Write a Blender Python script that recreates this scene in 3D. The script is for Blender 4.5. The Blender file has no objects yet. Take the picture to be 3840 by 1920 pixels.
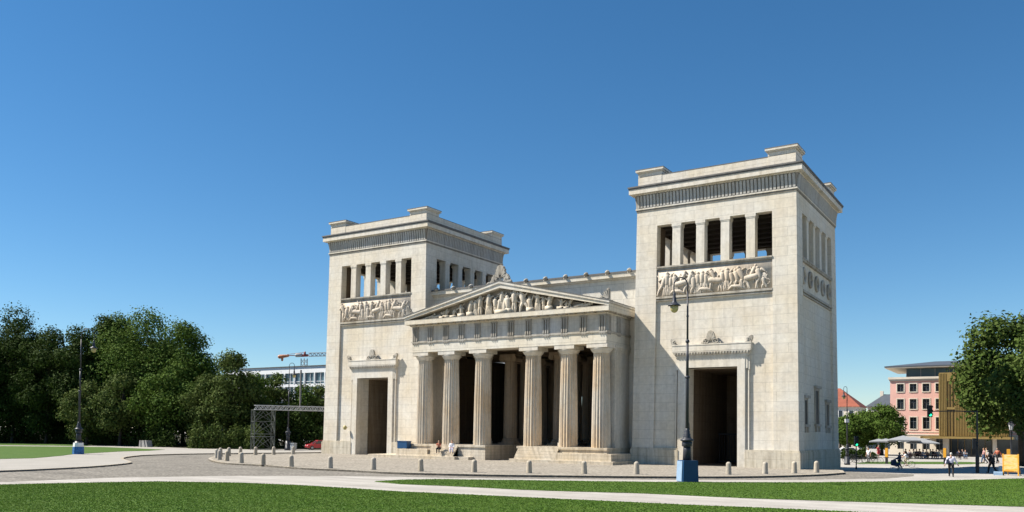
import bpy, math, random
import numpy as np
from mathutils import Vector, Matrix
random.seed(7)
R = math.radians
PI = math.pi
scene = bpy.context.scene
col = scene.collection

# ------------------------------------------------------------------ camera model
F_PX, PX0, ROLL, PITCH, HOR, YAW = 3213.1962, 1785.6863, .0123, .0338, 1616.6762, .5887
CAM = np.array([19.4215, -83.6292, 3.35])
_c, _s = math.cos(YAW), math.sin(YAW)
FWD = np.array([-_s, _c, 0.0]); RGT = np.array([_c, _s, 0.0]); UPW = np.array([0, 0, 1.0])
FV = math.cos(PITCH) * FWD + math.sin(PITCH) * UPW
UV = math.cos(PITCH) * UPW - math.sin(PITCH) * FWD
V0 = HOR - F_PX * math.tan(PITCH)
def _ray(u, v):
    du, dv = u - PX0, v - V0
    cr, sr = math.cos(ROLL), math.sin(ROLL)
    return FV + RGT * ((du * cr + dv * sr) / F_PX) - UV * ((-du * sr + dv * cr) / F_PX)
def G(u, v, z=0.0):
    "ground point (metres) seen at photo pixel u, v"
    d = _ray(u, v); t = (z - CAM[2]) / d[2]
    p = CAM + d * t
    return (float(p[0]), float(p[1]))
def AT(u, v, dist):
    d = _ray(u, v); p = CAM + d * (dist / float(d @ FWD))
    return (float(p[0]), float(p[1]), float(p[2]))

# ------------------------------------------------------------------ materials
MATS = {}
def _new(name):
    m = bpy.data.materials.new(name); m.use_nodes = True
    nt = m.node_tree; b = nt.nodes['Principled BSDF']
    MATS[name] = m
    return m, nt, b
def _pos(nt):
    return nt.nodes.new('ShaderNodeNewGeometry').outputs['Position']
def _noise(nt, vec, scale, detail=4, rough=.55):
    n = nt.nodes.new('ShaderNodeTexNoise'); n.inputs['Scale'].default_value = scale
    n.inputs['Detail'].default_value = detail; n.inputs['Roughness'].default_value = rough
    if vec is not None: nt.links.new(vec, n.inputs['Vector'])
    return n
def _ramp(nt, fac, stops):
    r = nt.nodes.new('ShaderNodeValToRGB'); cr = r.color_ramp
    while len(cr.elements) < len(stops): cr.elements.new(.5)
    for e, (p, c) in zip(cr.elements, stops):
        e.position = p; e.color = c if len(c) == 4 else (*c, 1)
    nt.links.new(fac, r.inputs['Fac'])
    return r.outputs['Color']
def _mix(nt, mode, fac, a, b):
    n = nt.nodes.new('ShaderNodeMix'); n.data_type = 'RGBA'; n.blend_type = mode
    for i, v in ((0, fac), (6, a), (7, b)):
        if hasattr(v, 'default_value') or hasattr(v, 'is_linked'): nt.links.new(v, n.inputs[i])
        else: n.inputs[i].default_value = v if i == 0 else (*v, 1)
    return n.outputs[2]
def _bump(nt, b, h, strength, dist):
    n = nt.nodes.new('ShaderNodeBump'); n.inputs['Strength'].default_value = strength
    n.inputs['Distance'].default_value = dist
    nt.links.new(h, n.inputs['Height']); nt.links.new(n.outputs['Normal'], b.inputs['Normal'])
def g3(v): return (v, v, v)

def mat(name, c, rough=.7, var=.15, scale=3.0, bump=0.0, metal=0.0, spec=.35):
    m, nt, b = _new(name)
    b.inputs['Roughness'].default_value = rough; b.inputs['Metallic'].default_value = metal
    b.inputs['Specular IOR Level'].default_value = spec
    tc = nt.nodes.new('ShaderNodeTexCoord').outputs['Object']
    n = _noise(nt, tc, scale)
    f = _ramp(nt, n.outputs['Fac'], [(.3, g3(1 - var)), (.7, g3(1 + var * .4))])
    nt.links.new(_mix(nt, 'MULTIPLY', 1.0, c, f), b.inputs['Base Color'])
    if bump: _bump(nt, b, n.outputs['Fac'], bump, .02)
    return m

def stone(name, c, blocks=True, stain=.3, warm=(.97, .91, .81), width=2.0, row=.93, joint=.66):
    m, nt, b = _new(name)
    b.inputs['Roughness'].default_value = .85; b.inputs['Specular IOR Level'].default_value = .2
    pos = _pos(nt)
    sep = nt.nodes.new('ShaderNodeSeparateXYZ'); nt.links.new(pos, sep.inputs[0])
    add = nt.nodes.new('ShaderNodeMath'); add.operation = 'ADD'
    nt.links.new(sep.outputs[0], add.inputs[0]); nt.links.new(sep.outputs[1], add.inputs[1])
    uv = nt.nodes.new('ShaderNodeCombineXYZ')
    nt.links.new(add.outputs[0], uv.inputs[0]); nt.links.new(sep.outputs[2], uv.inputs[1])
    big = _noise(nt, pos, .22, 5, .6)
    base = _mix(nt, 'MIX', _ramp(nt, big.outputs['Fac'], [(.38, g3(0)), (.66, g3(1))]), c, tuple(x * y for x, y in zip(c, warm)))
    fine = _noise(nt, pos, 2.6, 6, .65)
    base = _mix(nt, 'MULTIPLY', 1.0, base, _ramp(nt, fine.outputs['Fac'], [(.3, g3(.86)), (.65, g3(1.04))]))
    # rain streaks running down the stone
    mp = nt.nodes.new('ShaderNodeMapping'); mp.inputs['Scale'].default_value = (1.5, .1, 1)
    nt.links.new(uv.outputs[0], mp.inputs[0])
    st = _noise(nt, mp.outputs[0], 1.3, 5, .6)
    base = _mix(nt, 'MULTIPLY', stain, base, _ramp(nt, st.outputs['Fac'], [(.36, (.42, .39, .36)), (.56, g3(1.0))]))
    spots = _noise(nt, pos, .9, 7, .72)
    base = _mix(nt, 'MULTIPLY', stain, base, _ramp(nt, spots.outputs['Fac'], [(.3, (.45, .42, .38)), (.42, g3(1.0))]))
    if blocks:
        br = nt.nodes.new('ShaderNodeTexBrick')
        br.inputs['Scale'].default_value = 1; br.inputs['Brick Width'].default_value = width
        br.inputs['Row Height'].default_value = row; br.inputs['Mortar Size'].default_value = .016
        br.inputs['Mortar Smooth'].default_value = .3; br.inputs['Bias'].default_value = -.1
        br.inputs['Color1'].default_value = (1.02, 1.015, 1.0, 1); br.inputs['Color2'].default_value = (.955, .94, .925, 1)
        br.inputs['Mortar'].default_value = (*g3(joint), 1)
        br.offset = .43
        nt.links.new(uv.outputs[0], br.inputs['Vector'])
        base = _mix(nt, 'MULTIPLY', 1.0, base, br.outputs['Color'])
    nt.links.new(base, b.inputs['Base Color'])
    _bump(nt, b, fine.outputs['Fac'], .5, .03)
    return m

def ground_mat(name, c1, c2, scale, fine=14.0, bump=.4, cells=None, streak=None):
    m, nt, b = _new(name)
    b.inputs['Roughness'].default_value = .92; b.inputs['Specular IOR Level'].default_value = .15
    pos = _pos(nt)
    n = _noise(nt, pos, scale, 6, .62)
    base = _mix(nt, 'MIX', _ramp(nt, n.outputs['Fac'], [(.35, g3(0)), (.65, g3(1))]), c1, c2)
    f = _noise(nt, pos, fine, 5, .7)
    base = _mix(nt, 'MULTIPLY', 1.0, base, _ramp(nt, f.outputs['Fac'], [(.3, g3(.78)), (.7, g3(1.12))]))
    h = f.outputs['Fac']
    if cells:
        v = nt.nodes.new('ShaderNodeTexVoronoi'); v.feature = 'F1'; v.inputs['Scale'].default_value = cells
        nt.links.new(pos, v.inputs['Vector'])
        base = _mix(nt, 'MULTIPLY', 1.0, base, _ramp(nt, v.outputs['Distance'], [(.35, g3(1.05)), (.75, g3(.62))]))
        w = nt.nodes.new('ShaderNodeTexVoronoi'); w.inputs['Scale'].default_value = cells
        nt.links.new(pos, w.inputs['Vector'])
        sp = nt.nodes.new('ShaderNodeSeparateColor'); nt.links.new(w.outputs['Color'], sp.inputs[0])
        base = _mix(nt, 'MULTIPLY', 1.0, base, _ramp(nt, sp.outputs[0], [(0, g3(.8)), (1, g3(1.1))]))
        h = v.outputs['Distance']
    if streak:
        mp = nt.nodes.new('ShaderNodeMapping'); mp.inputs['Rotation'].default_value = (0, 0, R(streak))
        mp.inputs['Scale'].default_value = (.04, .9, 1); nt.links.new(pos, mp.inputs[0])
        k = _noise(nt, mp.outputs[0], .8, 4, .6)
        base = _mix(nt, 'MULTIPLY', 1.0, base, _ramp(nt, k.outputs['Fac'], [(.35, g3(.82)), (.6, g3(1.06))]))
    nt.links.new(base, b.inputs['Base Color'])
    _bump(nt, b, h, bump, .03)
    return m

def leaf_mat(name, c1, c2, c3):
    m, nt, b = _new(name)
    out = nt.nodes['Material Output']
    pos = _pos(nt)
    n = _noise(nt, pos, .35, 3, .6)
    base = _mix(nt, 'MIX', _ramp(nt, n.outputs['Fac'], [(.36, g3(0)), (.64, g3(1))]), c1, c2)
    f = _noise(nt, pos, 2.1, 3, .7)
    base = _mix(nt, 'MIX', _ramp(nt, f.outputs['Fac'], [(.45, g3(0)), (.75, g3(1))]), base, c3)
    nt.links.new(base, b.inputs['Base Color'])
    b.inputs['Roughness'].default_value = .8; b.inputs['Specular IOR Level'].default_value = .08
    tr = nt.nodes.new('ShaderNodeBsdfTranslucent'); nt.links.new(base, tr.inputs['Color'])
    ms = nt.nodes.new('ShaderNodeMixShader'); ms.inputs[0].default_value = .2
    nt.links.new(b.outputs[0], ms.inputs[1]); nt.links.new(tr.outputs[0], ms.inputs[2])
    nt.links.new(ms.outputs[0], out.inputs['Surface'])
    return m

def glass(name, c, rough=.08):
    m, nt, b = _new(name)
    b.inputs['Base Color'].default_value = (*c, 1); b.inputs['Roughness'].default_value = rough
    b.inputs['Specular IOR Level'].default_value = .6
    return m

def emit(name, c, s):
    m, nt, b = _new(name)
    b.inputs['Base Color'].default_value = (*c, 1)
    b.inputs['Emission Color'].default_value = (*c, 1); b.inputs['Emission Strength'].default_value = s
    return m

ST = (.615, .586, .528)
M_wall = stone('limestone_blocks', ST, True, .16)
M_bright = stone('limestone_bright_blocks', (.64, .61, .54), True, .14, width=2.6, row=.85, joint=.5)
M_plain = stone('limestone_plain', (.615, .586, .528), False, .28)
M_col = stone('limestone_column', (.6, .55, .465), False, .34, warm=(.96, .82, .66))
M_plinth = stone('limestone_plinth', (.54, .5, .42), True, .6, row=1.0, width=2.4)
M_step = stone('step_stone', (.56, .51, .43), True, .5, row=.33, width=1.9)
M_relief = stone('relief_marble', (.52, .475, .41), False, .3, warm=(.95, .88, .8))
M_weather = stone('weathered_carving', (.42, .4, .36), False, .6)
M_sculpt = stone('pediment_marble', (.58, .53, .45), False, .45)
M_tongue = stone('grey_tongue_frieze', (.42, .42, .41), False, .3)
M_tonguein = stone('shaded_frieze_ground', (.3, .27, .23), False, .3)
M_ground_t = stone('recess_shade_ground', (.27, .25, .225), False, .3)  # darker ground paints the shade between the tongues
M_string = stone('shadow_line_string_course', (.24, .225, .2), False, .5)  # dark band paints a shadow line on the weathered string
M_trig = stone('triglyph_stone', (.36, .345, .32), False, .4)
M_meto = stone('metope_stone', (.53, .52, .5), True, .3, width=2.23, row=3)
M_lead = mat('lead_flashing', (.13, .125, .12), .6, .3, 1.5)
M_roof = mat('roof_metal', (.16, .17, .18), .5, .2, .5)
M_inner = stone('inner_stone_shade', (.3, .245, .185), False, .4)  # inner column stone, darkened for the shade of the hall
M_pass = stone('passage_stone_shade', (.21, .17, .125), True, .5)  # passage tone with the indoor shade mixed into the stone colour
M_hall = stone('hall_stone_shade', (.13, .1, .072), True, .5)  # deep shade of hall, loggia and right passage put into the stone
M_dark = mat('coffered_ceiling_shade', (.05, .04, .032), .9, .3, .6)  # dark tone stands for the shade under the loggia ceiling
M_iron = mat('dark_iron', (.018, .02, .024), .5, .2, 3)
M_lamp = mat('lamp_post_paint', (.035, .038, .048), .45, .25, 4)
M_grey = mat('grey_metal', (.32, .33, .34), .5, .1)
M_globe = mat('lamp_globe_yellow', (.42, .36, .16), .3, .2, 4)
M_frost = mat('lantern_glass', (.55, .57, .58), .25, .1, 4)
M_blue = mat('blue_cover', (.01, .058, .15), .45, .15, 1.2)
M_bluel = mat('pale_blue_lit_edge_crate', (.22, .32, .44), .5, .12, 2)
M_white = mat('white_paint', (.78, .78, .76), .6, .1, 2)
M_boll = stone('bollard_stone', (.42, .39, .34), False, .4)
M_kerb = stone('kerb_stone', (.38, .35, .3), True, .4, width=1.1, row=9, joint=.5)
M_yel = mat('yellow_paint', (.55, .27, .02), .55, .08)
M_bin = mat('bin_grey', (.3, .32, .34), .6, .15)
M_red = mat('red_car_paint', (.36, .02, .03), .3, .05, spec=.5)
M_tyre = mat('tyre_rubber', (.02, .02, .02), .8, .1)
M_gl = glass('window_glass', (.03, .04, .05))
M_gl2 = glass('office_glass', (.09, .15, .18))
M_pink = mat('pink_render', (.68, .405, .345), .85, .07, .5)
M_cream = mat('cream_render', (.62, .56, .47), .85, .1, .6)
M_gold = mat('brass_slats', (.31, .215, .075), .45, .12, 1.2, metal=.3)
M_golddark = mat('brass_shadow_gap', (.17, .115, .04), .6, .1)
M_tile = mat('red_roof_tiles', (.25, .075, .045), .8, .2, 1.0)
M_slate = mat('zinc_roof', (.075, .085, .1), .5, .1, 1)
M_office = mat('white_office_panel', (.74, .75, .76), .6, .05, 1)
M_canvas = mat('grey_parasol_canvas', (.24, .25, .26), .9, .08, 2)
M_orange = mat('crane_orange', (.4, .17, .09), .5, .2, 1)
M_redp = mat('crane_red', (.25, .07, .06), .5, .1)
M_bark = mat('tree_bark', (.05, .042, .034), .9, .4, 3, bump=.6)
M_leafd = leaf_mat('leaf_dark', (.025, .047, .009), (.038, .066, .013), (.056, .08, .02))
M_leafm = leaf_mat('leaf_mid', (.046, .09, .014), (.072, .122, .02), (.1, .138, .03))
M_leafr = leaf_mat('leaf_chestnut', (.046, .078, .016), (.076, .108, .026), (.11, .126, .042))
M_path = ground_mat('pale_gravel', (.4, .38, .35), (.34, .32, .29), .5, 9, .4, streak=32)
M_walk = ground_mat('pavement_grit', (.335, .318, .29), (.295, .28, .252), .3, 9, .3)
M_leafb = leaf_mat('leaf_chestnut_lit', (.048, .085, .016), (.075, .115, .024), (.105, .13, .04))
M_road = ground_mat('road_setts', (.255, .235, .205), (.215, .2, .172), .3, 7, .6, cells=5.0, streak=8)
M_isl = ground_mat('plaza_setts', (.34, .31, .262), (.295, .265, .222), .25, 6, .5, cells=4.5)
M_lawn = ground_mat('lawn_grass', (.052, .105, .018), (.07, .12, .024), .5, 5, .9)
M_blade = leaf_mat('grass_blades', (.076, .155, .02), (.1, .175, .028), (.125, .188, .04))
M_skin = mat('skin', (.5, .3, .21), .6, .05, 8)
M_eye = mat('eye_dark', (.03, .02, .02), .4, .0)
M_lip = mat('lips', (.4, .16, .13), .6, .0)
M_hgrey = mat('hair_grey', (.5, .47, .43), .8, .15, 20)
M_hdark = mat('hair_dark', (.03, .022, .016), .8, .2, 20)
M_hbrown = mat('hair_brown', (.12, .065, .03), .8, .2, 20)
def cloth(n, c): return mat('cloth_' + n, c, .9, .15, 6)
CL = dict(white=cloth('white', (.75, .75, .78)), lilac=cloth('lilac', (.62, .6, .72)), black=cloth('black', (.015, .015, .018)), navy=cloth('navy', (.03, .04, .08)),
          red=cloth('red', (.45, .04, .06)), pink=cloth('pink', (.55, .3, .3)), beige=cloth('beige', (.5, .42, .3)), grey=cloth('grey', (.25, .25, .27)),
          jeans=cloth('jeans', (.06, .1, .18)), brown=cloth('brown', (.16, .08, .05)), rust=cloth('rust', (.34, .1, .06)))
M_green = emit('green_signal', (.02, .75, .3), 1.6)
M_sigoff = mat('signal_lens_off', (.02, .012, .01), .4, .0)

# ------------------------------------------------------------------ mesh builder
class MB:
    def __init__(s): s.v = []; s.f = []; s.m = []; s.slot = 0
    def add(s, v, f):
        o = len(s.v); s.v += [tuple(p) for p in v]
        s.f += [tuple(o + i for i in q) for q in f]; s.m += [s.slot] * len(f)
        return s
    def box(s, x0, x1, y0, y1, z0, z1):
        return s.add([(x0, y0, z0), (x1, y0, z0), (x1, y1, z0), (x0, y1, z0), (x0, y0, z1), (x1, y0, z1), (x1, y1, z1), (x0, y1, z1)],
                     [(0, 3, 2, 1), (4, 5, 6, 7), (0, 1, 5, 4), (1, 2, 6, 5), (2, 3, 7, 6), (3, 0, 4, 7)])
    def cut(s, x0, x1, y0, y1, z0, z1, seg=1):
        "box sliced in z so that a bend follows"
        for k in range(seg): s.box(x0, x1, y0, y1, z0 + (z1 - z0) * k / seg, z0 + (z1 - z0) * (k + 1) / seg)
        return s
    def prism(s, poly, axis, a, b):
        n = len(poly)
        def P(p, t): return {'x': (t, p[0], p[1]), 'y': (p[0], t, p[1]), 'z': (p[0], p[1], t)}[axis]
        v = [P(p, a) for p in poly] + [P(p, b) for p in poly]
        f = [tuple(range(n)), tuple(range(2 * n - 1, n - 1, -1))]
        f += [(i, i + n, (i + 1) % n + n, (i + 1) % n) for i in range(n)]
        return s.add(v, f)
    def lathe(s, prof, c=(0, 0, 0), seg=16, flute=None, cap=True):
        "prof: list of (r, z); flute(theta, r) -> r"
        v = []; f = []
        for r, z in prof:
            for k in range(seg):
                t = 2 * PI * k / seg; q = flute(k, r) if flute else r
                v.append((c[0] + q * math.cos(t), c[1] + q * math.sin(t), c[2] + z))
        n = len(prof)
        for i in range(n - 1):
            for k in range(seg):
                a = i * seg + k; b = i * seg + (k + 1) % seg
                f.append((a, b, b + seg, a + seg))
        if cap:
            f.append(tuple(range(seg - 1, -1, -1))); f.append(tuple(range((n - 1) * seg, n * seg)))
        return s.add(v, f)
    def tube(s, pts, rad, seg=8, cap=True):
        pts = [Vector(p) for p in pts]; n = len(pts)
        if not hasattr(rad, '__len__'): rad = [rad] * n
        v = []; f = []
        up = Vector((0, 0, 1)); prev = None
        for i, p in enumerate(pts):
            d = (pts[min(i + 1, n - 1)] - pts[max(i - 1, 0)]).normalized()
            a = d.cross(up) if abs(d.z) < .95 else d.cross(Vector((1, 0, 0)))
            a.normalize()
            if prev is not None:
                a = prev - d * prev.dot(d)
                if a.length < 1e-5: a = d.orthogonal()
                a.normalize()
            prev = a; b = d.cross(a)
            for k in range(seg):
                t = 2 * PI * k / seg
                v.append(p + (a * math.cos(t) + b * math.sin(t)) * rad[i])
        for i in range(n - 1):
            for k in range(seg):
                q = i * seg + k; w = i * seg + (k + 1) % seg
                f.append((q, w, w + seg, q + seg))
        if cap:
            f.append(tuple(range(seg - 1, -1, -1))); f.append(tuple(range((n - 1) * seg, n * seg)))
        return s.add(v, f)
    def ell(s, c, r, seg=10, rings=6, rot=None):
        v = []; f = []
        M = rot or Matrix.Identity(3)
        c = Vector(c)
        for i in range(rings + 1):
            ph = PI * i / rings
            for k in range(seg):
                t = 2 * PI * k / seg
                p = Vector((r[0] * math.sin(ph) * math.cos(t), r[1] * math.sin(ph) * math.sin(t), -r[2] * math.cos(ph)))
                v.append(c + M @ p)
        for i in range(rings):
            for k in range(seg):
                a = i * seg + k; b = i * seg + (k + 1) % seg
                f.append((a, b, b + seg, a + seg))
        return s.add(v, f)
    def cap(s, p0, p1, r0, r1, seg=8):
        "limb with rounded ends"
        p0 = Vector(p0); p1 = Vector(p1); d = p1 - p0; L = d.length or 1e-4; u = d / L
        pts = [p0 - u * r0 * .9, p0 - u * r0 * .5, p0, p1, p1 + u * r1 * .5, p1 + u * r1 * .9]
        return s.tube(pts, [r0 * .35, r0 * .85, r0, r1, r1 * .85, r1 * .35], seg)
    def ring(s, hx, hy, th, z0, z1, o=0.0):
        "four butt-jointed walls round the rectangle +-hx, +-hy grown by o"
        X, Y = hx + o, hy + o
        s.box(-X, X, -Y, -Y + th, z0, z1); s.box(-X, X, Y - th, Y, z0, z1)
        s.box(-X, -X + th, -Y + th, Y - th, z0, z1); s.box(X - th, X, -Y + th, Y - th, z0, z1)
        return s
    def tf(s, fn): s.v = [tuple(fn(Vector(p))) for p in s.v]; return s
    def build(s, name, m, parent=None, smooth=False, loc=None):
        me = bpy.data.meshes.new(name); me.from_pydata(s.v, [], s.f)
        for x in (m if isinstance(m, (list, tuple)) else [m]): me.materials.append(x)
        if any(s.m): me.polygons.foreach_set('material_index', s.m)
        if smooth: me.polygons.foreach_set('use_smooth', [True] * len(s.f))
        me.update()
        o = bpy.data.objects.new(name, me); col.objects.link(o)
        if parent: o.parent = parent
        if loc: o.location = loc
        return o

def tag(o, label=None, cat=None, group=None, kind=None):
    if label: o['label'] = label
    if cat: o['category'] = cat
    if group: o['group'] = group
    if kind: o['kind'] = kind
    return o
def empty(name, loc=(0, 0, 0), rz=0.0, label=None, cat=None, group=None):
    o = bpy.data.objects.new(name, None); col.objects.link(o)
    o.location = loc; o.rotation_euler = (0, 0, rz); o.empty_display_size = .3
    return tag(o, label, cat, group)
def copy_tree(o, parent=None):
    c = o.copy(); col.objects.link(c)
    if parent: c.parent = parent
    for ch in [x for x in o.children]: copy_tree(ch, c)
    return c

# ================================================================== PEOPLE (first: skin needs a small scene)
def skin_mesh(verts, edges, radii, root=0, sub=1):
    me = bpy.data.meshes.new('tmp'); me.from_pydata(verts, edges, [])
    o = bpy.data.objects.new('tmp', me); col.objects.link(o)
    sk = o.modifiers.new('Skin', 'SKIN'); sk.use_smooth_shade = True
    for i, r in enumerate(radii):
        d = me.skin_vertices[0].data[i]; d.radius = (r, r) if not isinstance(r, tuple) else r
        d.use_root = (i == root)
    ss = o.modifiers.new('Sub', 'SUBSURF'); ss.levels = sub; ss.render_levels = sub
    dg = bpy.context.evaluated_depsgraph_get()
    out = bpy.data.meshes.new_from_object(o.evaluated_get(dg))
    bpy.data.objects.remove(o); bpy.data.meshes.remove(me)
    return out

POSES = {}
def pose(name, **kw):
    base = dict(pel=(0, 0, .95), chest=(0, 0, 1.28), neck=(0, 0, 1.46), head=(0, -.015, 1.6),
                shL=(.19, 0, 1.39), elL=(.25, .03, 1.12), wrL=(.26, -.06, .87), shR=(-.19, 0, 1.39), elR=(-.25, .03, 1.12), wrR=(-.26, -.06, .87),
                hiL=(.1, 0, .92), knL=(.1, -.02, .5), anL=(.1, .03, .08), toL=(.11, -.14, .04),
                hiR=(-.1, 0, .92), knR=(-.1, -.02, .5), anR=(-.1, .03, .08), toR=(-.11, -.14, .04))
    base.update(kw); POSES[name] = base
pose('stand')
pose('walk', knL=(.1, -.2, .53), anL=(.1, -.26, .1), toL=(.11, -.42, .08), knR=(-.1, .08, .5), anR=(-.1, .36, .14), toR=(-.11, .22, .04),
     elL=(.3, .14, 1.14), wrL=(.38, .12, .9), elR=(-.3, -.06, 1.14), wrR=(-.42, -.14, .92))
pose('push', knL=(.1, -.14, .53), anL=(.1, -.12, .1), toL=(.11, -.28, .05), knR=(-.1, .06, .5), anR=(-.1, .26, .14), toR=(-.11, .13, .04),
     elL=(.24, -.12, 1.14), wrL=(.2, -.42, 1.06), elR=(-.24, -.12, 1.14), wrR=(-.2, -.42, 1.06))
pose('sit', pel=(0, .1, .5), chest=(0, .12, .84), neck=(0, .08, 1.02), head=(0, .05, 1.17), shL=(.19, .1, .95), elL=(.25, .03, .7), wrL=(.15, -.2, .62),
     shR=(-.19, .1, .95), elR=(-.25, .03, .7), wrR=(-.15, -.2, .62), hiL=(.1, .08, .48), knL=(.12, -.34, .5), anL=(.12, -.32, .08), toL=(.13, -.48, .04),
     hiR=(-.1, .08, .48), knR=(-.12, -.34, .5), anR=(-.12, -.28, .08), toR=(-.13, -.44, .04))
pose('sitlean', **{**POSES['sit'], 'head': (0, -.02, 1.13), 'neck': (0, .02, 1.0), 'chest': (0, .06, .82), 'shL': (.19, .03, .93), 'shR': (-.19, .03, .93),
     'elL': (.25, -.1, .68), 'wrL': (.1, -.32, .72), 'elR': (-.24, -.1, .68), 'wrR': (-.1, -.32, .74)})
pose('cycle', pel=(0, .16, .98), chest=(0, .0, 1.26), neck=(0, -.1, 1.41), head=(0, -.16, 1.54), shL=(.18, -.06, 1.34), elL=(.24, -.26, 1.14), wrL=(.24, -.46, 1.05),
     shR=(-.18, -.06, 1.34), elR=(-.24, -.26, 1.14), wrR=(-.24, -.46, 1.05), hiL=(.09, .15, .95), knL=(.12, -.2, .78), anL=(.11, -.06, .44), toL=(.11, -.2, .39),
     hiR=(-.09, .15, .95), knR=(-.11, -.06, .6), anR=(-.1, .1, .22), toR=(-.1, -.06, .16))
PEOPLE_N = 0
def make_person(pose_name, label, top, legs, hair, loc=(0, 0, 0), rz=0, group=None, skirt=False, bag=None, scale=1.0, shoes='black', sleeves='long'):
    J = {k: Vector(v) for k, v in POSES[pose_name].items()}
    root = empty('person', loc, rz, label, 'person', group); root.scale = (scale * 1.14,) * 3
    names = ['pel', 'chest', 'neck', 'head', 'shL', 'elL', 'wrL', 'shR', 'elR', 'wrR', 'hiL', 'knL', 'anL', 'toL', 'hiR', 'knR', 'anR', 'toR']
    rad = dict(pel=(.15, .12), chest=(.16, .12), neck=.055, head=.09, shL=.065, elL=.047, wrL=.033, shR=.065, elR=.047, wrR=.033,
               hiL=.095, knL=.062, anL=.042, toL=.034, hiR=.095, knR=.062, anR=.042, toR=.034)
    E = [('pel', 'chest'), ('chest', 'neck'), ('neck', 'head'), ('chest', 'shL'), ('shL', 'elL'), ('elL', 'wrL'), ('chest', 'shR'), ('shR', 'elR'), ('elR', 'wrR'),
         ('pel', 'hiL'), ('hiL', 'knL'), ('knL', 'anL'), ('anL', 'toL'), ('pel', 'hiR'), ('hiR', 'knR'), ('knR', 'anR'), ('anR', 'toR')]
    V = [J[n] for n in names]; I = {n: i for i, n in enumerate(names)}
    me = skin_mesh([tuple(v) for v in V], [(I[a], I[b]) for a, b in E], [rad[n] for n in names])
    # head details and hands are added to the same body mesh
    mb = MB(); h = J['head']
    me.calc_loop_triangles()
    mb.add([v.co for v in me.vertices], [tuple(p.vertices) for p in me.polygons])
    mb.ell(h + Vector((0, 0, .03)), (.075, .095, .12), 12, 8)
    mb.tube([h + Vector((0, -.09, .05)), h + Vector((0, -.115, .0)), h + Vector((0, -.09, -.015))], [.008, .016, .012], 6)
    for sx in (-1, 1): mb.ell(h + Vector((sx * .077, .005, .02)), (.012, .022, .032), 6, 4)
    for a, el, w in (('L', 'elL', 'wrL'), ('R', 'elR', 'wrR')):
        d = (J[w] - J[el]).normalized(); p = J[w]
        side = d.cross(Vector((0, 1, 0))); side.normalize(); nrm = side.cross(d)
        palm = p + d * .09
        mb.cap(p, palm, .026, .032)
        for q, (off, ln) in enumerate(((-.028, .075), (-.009, .088), (.01, .082), (.028, .064))):
            b0 = palm + side * off + d * .015; b1 = b0 + d * ln * .5 + nrm * .008; b2 = b1 + d * ln * .35 + nrm * .03
            mb.tube([b0, b1, b2], [.0095, .009, .007], 5)
        t0 = p + d * .035 + side * .025
        mb.tube([t0, t0 + side * .03 + d * .035 + nrm * .01, t0 + side * .032 + d * .07 + nrm * .025], [.011, .01, .008], 5)
    mb.slot = 1
    for sx in (-1, 1): mb.ell(h + Vector((sx * .032, -.086, .042)), (.012, .01, .008), 6, 4)
    mb.slot = 2
    mb.ell(h + Vector((0, -.09, -.04)), (.024, .01, .008), 6, 4)
    bpy.data.meshes.remove(me)
    mb.build('body', [M_skin, M_eye, M_lip], root, True)
    def part(name, ns, es, rr, m):
        idx = {n: i for i, n in enumerate(ns)}
        k = skin_mesh([tuple(x) for x in ns.values()], [(idx[a], idx[b]) for a, b in es], [rr[n] for n in ns])
        k.materials.append(CL[m] if m in CL else MATS[m]); k.name = name
        k.polygons.foreach_set('use_smooth', [True] * len(k.polygons))
        o = bpy.data.objects.new(name, k); col.objects.link(o); o.parent = root
        return o
    c = 'elL elR'.split()
    ns = dict(pel=J['pel'] + Vector((0, 0, -.02)), chest=J['chest'], nk=J['neck'].lerp(J['chest'], .25), shL=J['shL'], shR=J['shR'])
    fr = .92 if sleeves == 'long' else .5
    es = [('pel', 'chest'), ('chest', 'nk'), ('chest', 'shL'), ('chest', 'shR')]
    for sd in 'LR':
        if sleeves == 'long':
            ns['el' + sd] = J['el' + sd]; ns['wr' + sd] = J['wr' + sd].lerp(J['el' + sd], .1)
            es += [('sh' + sd, 'el' + sd), ('el' + sd, 'wr' + sd)]
        else:
            ns['el' + sd] = J['sh' + sd].lerp(J['el' + sd], .7); es += [('sh' + sd, 'el' + sd)]
    part('top', ns, es, dict(pel=(.18, .145), chest=(.185, .145), nk=.085, shL=.085, shR=.085, elL=.066, elR=.066, wrL=.05, wrR=.05), top)
    ns = dict(pel=J['pel'] + Vector((0, 0, .04)), hiL=J['hiL'], hiR=J['hiR'], knL=J['knL'], knR=J['knR'])
    es = [('pel', 'hiL'), ('pel', 'hiR'), ('hiL', 'knL'), ('hiR', 'knR')]
    if not skirt:
        for sd in 'LR': ns['an' + sd] = J['an' + sd] + Vector((0, 0, .02)); es.append(('kn' + sd, 'an' + sd))
    part('skirt' if skirt else 'trousers', ns, es, dict(pel=(.165, .135), hiL=.118, hiR=.118, knL=.15 if skirt else .084, knR=.15 if skirt else .084, anL=.066, anR=.066), legs)
    for sd in 'LR':
        sh = MB(); a, t = J['an' + sd], J['to' + sd]
        sh.cap(a + Vector((0, .03, -.035)), t + Vector((0, 0, -.005)), .043, .04)
        sh.cap(a + Vector((0, 0, -.03)), a + Vector((0, 0, .05)), .047, .052)
        sh.build('shoe', CL[shoes], root, True)
    hb = MB(); hb.ell(h + Vector((0, .02, .06)), (.085, .1, .105), 12, 8)
    hb.build('hair', MATS[hair], root, True)
    if bag:
        b = MB(); b.box(.17, .32, -.02, .22, .95, 1.25); b.tube([(.2, .1, 1.24), (.12, .12, 1.44), (-.02, .08, 1.46)], .014, 5)
        b.build('shoulder_bag', CL[bag], root)
    return root

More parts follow.
